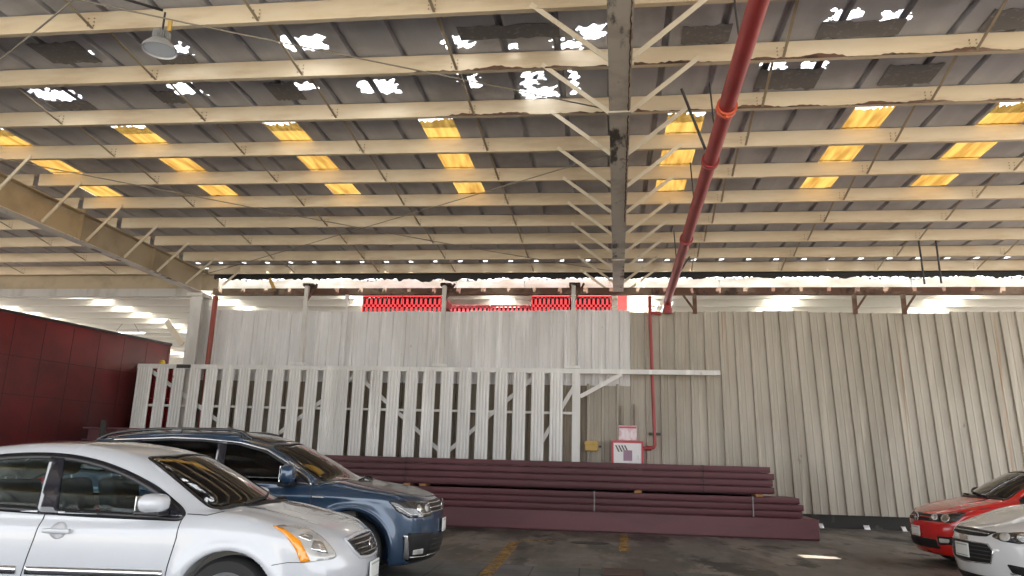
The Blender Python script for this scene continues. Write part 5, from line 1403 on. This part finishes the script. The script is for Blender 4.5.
common(c, M['glass'], M['glass_ws'], dlo=dlo, ws=ws, rw=rw and round_poly([(-1.0, .5), (-1.05, 0), (-1.0, -.5), (-1.5, -.56), (-1.76, -.46), (-1.8, 0), (-1.76, .46), (-1.5, .56)], .06), pillars=([(-.16, .975), (-.05, .972), (-.12, 1.385), (-.2, 1.385)],))
for sd, sg in (('R', -1), ('L', 1)):
    c.ribbon('door_seam', sd, [(.95, .95), (.95, .8), (.88, .3)], .007, M['seam'], .002)
    c.ribbon('bonnet_seam', sd, [(1.02, .945), (1.4, .905), (1.75, .855)], .006, M['seam'], .002)
    c.handle(sd, 0, .83, M['white_car2'], False)
    c.mirror(.76, sg, 1.05, (.16, .23, .15), M['white_car2'], M['plastic'], .93)
c.wheels()
for sg in (-1, 1):
    fr = ('D', -40 if sg < 0 else 40)
    U, Vv, D = c.frame(fr)
    def uv(x, y): return Vector((x, sg * y, 0)).dot(U)
    out = [(uv(x, y), z) for x, y, z in [(1.68, .83, .83), (1.90, .76, .80), (2.08, .60, .77), (2.17, .46, .755), (2.18, .44, .715), (2.12, .54, .68), (2.0, .68, .672), (1.85, .79, .70)]]
    o = c.patch('headlight', fr, round_poly(out, .02), M['lens_dark'], .008, .02)
    for (x, y, z, r, mk) in ((2.10, .565, .725, .042, 'lens'), (1.97, .70, .735, .045, 'reflector')):
        c.patch('projector', fr, [(uv(x, y) + r * 1.4 * cos(a), z + r * sin(a)) for a in np.linspace(0, 2 * pi, 18, endpoint=False)], M[mk], .012, .02, parent=o)
    a_ = c.patch('fog_recess', fr, round_poly([(uv(2.14, .60), .46), (uv(1.92, .80), .44), (uv(1.92, .80), .34), (uv(2.10, .64), .36)], .025), M['plastic'], .006, .03)
    c.ribbon('chrome_line', fr, [(uv(1.95, .78), .35), (uv(2.12, .62), .37)], .012, M['chrome'], .011, parent=a_)
gu = c.patch('upper_grille', 'F', round_poly([(-.44, .765), (0, .775), (.44, .765), (.36, .712), (.26, .705), (0, .70), (-.26, .705), (-.36, .712)], .012), M['plastic'], .006, .03)
c.ribbon('grille_bar', 'F', [(-.38, .738), (0, .742), (.38, .738)], .008, M['chrome'], .012, parent=gu)
gl_ = c.patch('lower_grille', 'F', round_poly([(-.40, .635), (0, .645), (.40, .635), (.46, .57), (.42, .44), (0, .42), (-.42, .44), (-.46, .57)], .025), M['plastic'], .006, .03)
c.ribbon('grille_surround', 'F', [(-.40, .635), (0, .645), (.40, .635), (.46, .57), (.42, .44), (0, .42), (-.42, .44), (-.46, .57)], .012, M['chrome'], .010, True, parent=gl_)
for zz_ in (.60, .56, .52, .48): c.ribbon('grille_bar', 'F', [(-.43, zz_), (.43, zz_)], .010, M['dark_steel'], .012, parent=gl_)
q, n = c.hit('F', 0, .675)
eb = MB().prism([(-.085, -.022), (-.035, -.022), (-.03, -.036), (.03, -.036), (.035, -.022), (.085, -.022), (.095, .022), (.04, .022), (.035, .036), (-.035, .036), (-.04, .022), (-.095, .022)], 0, .012, 'X')
eb.build('emblem', mat('pale_gold_emblem', (.85, .80, .68), .2, .6), c.root, loc=(q.x + .004, 0, .672))
c.patch('lower_lip', 'F', round_poly([(-.66, .30), (.66, .30), (.62, .19), (-.62, .19)], .02), M['plastic'], .006, .05)
c.plate(0, .545, M['plate'])
c.wiper([(1.19, .40), (1.19, .05), (1.12, -.2)], M['black'])
cabin(c, 1.03, .34, -1.5, .68, .92)
for x, y in ((.10, .36), (.10, -.36)): c.seat(x, y, .52)
c.seat(-.9, 0, .54, .52, 1.15)
c.finish(M['white_car2'])
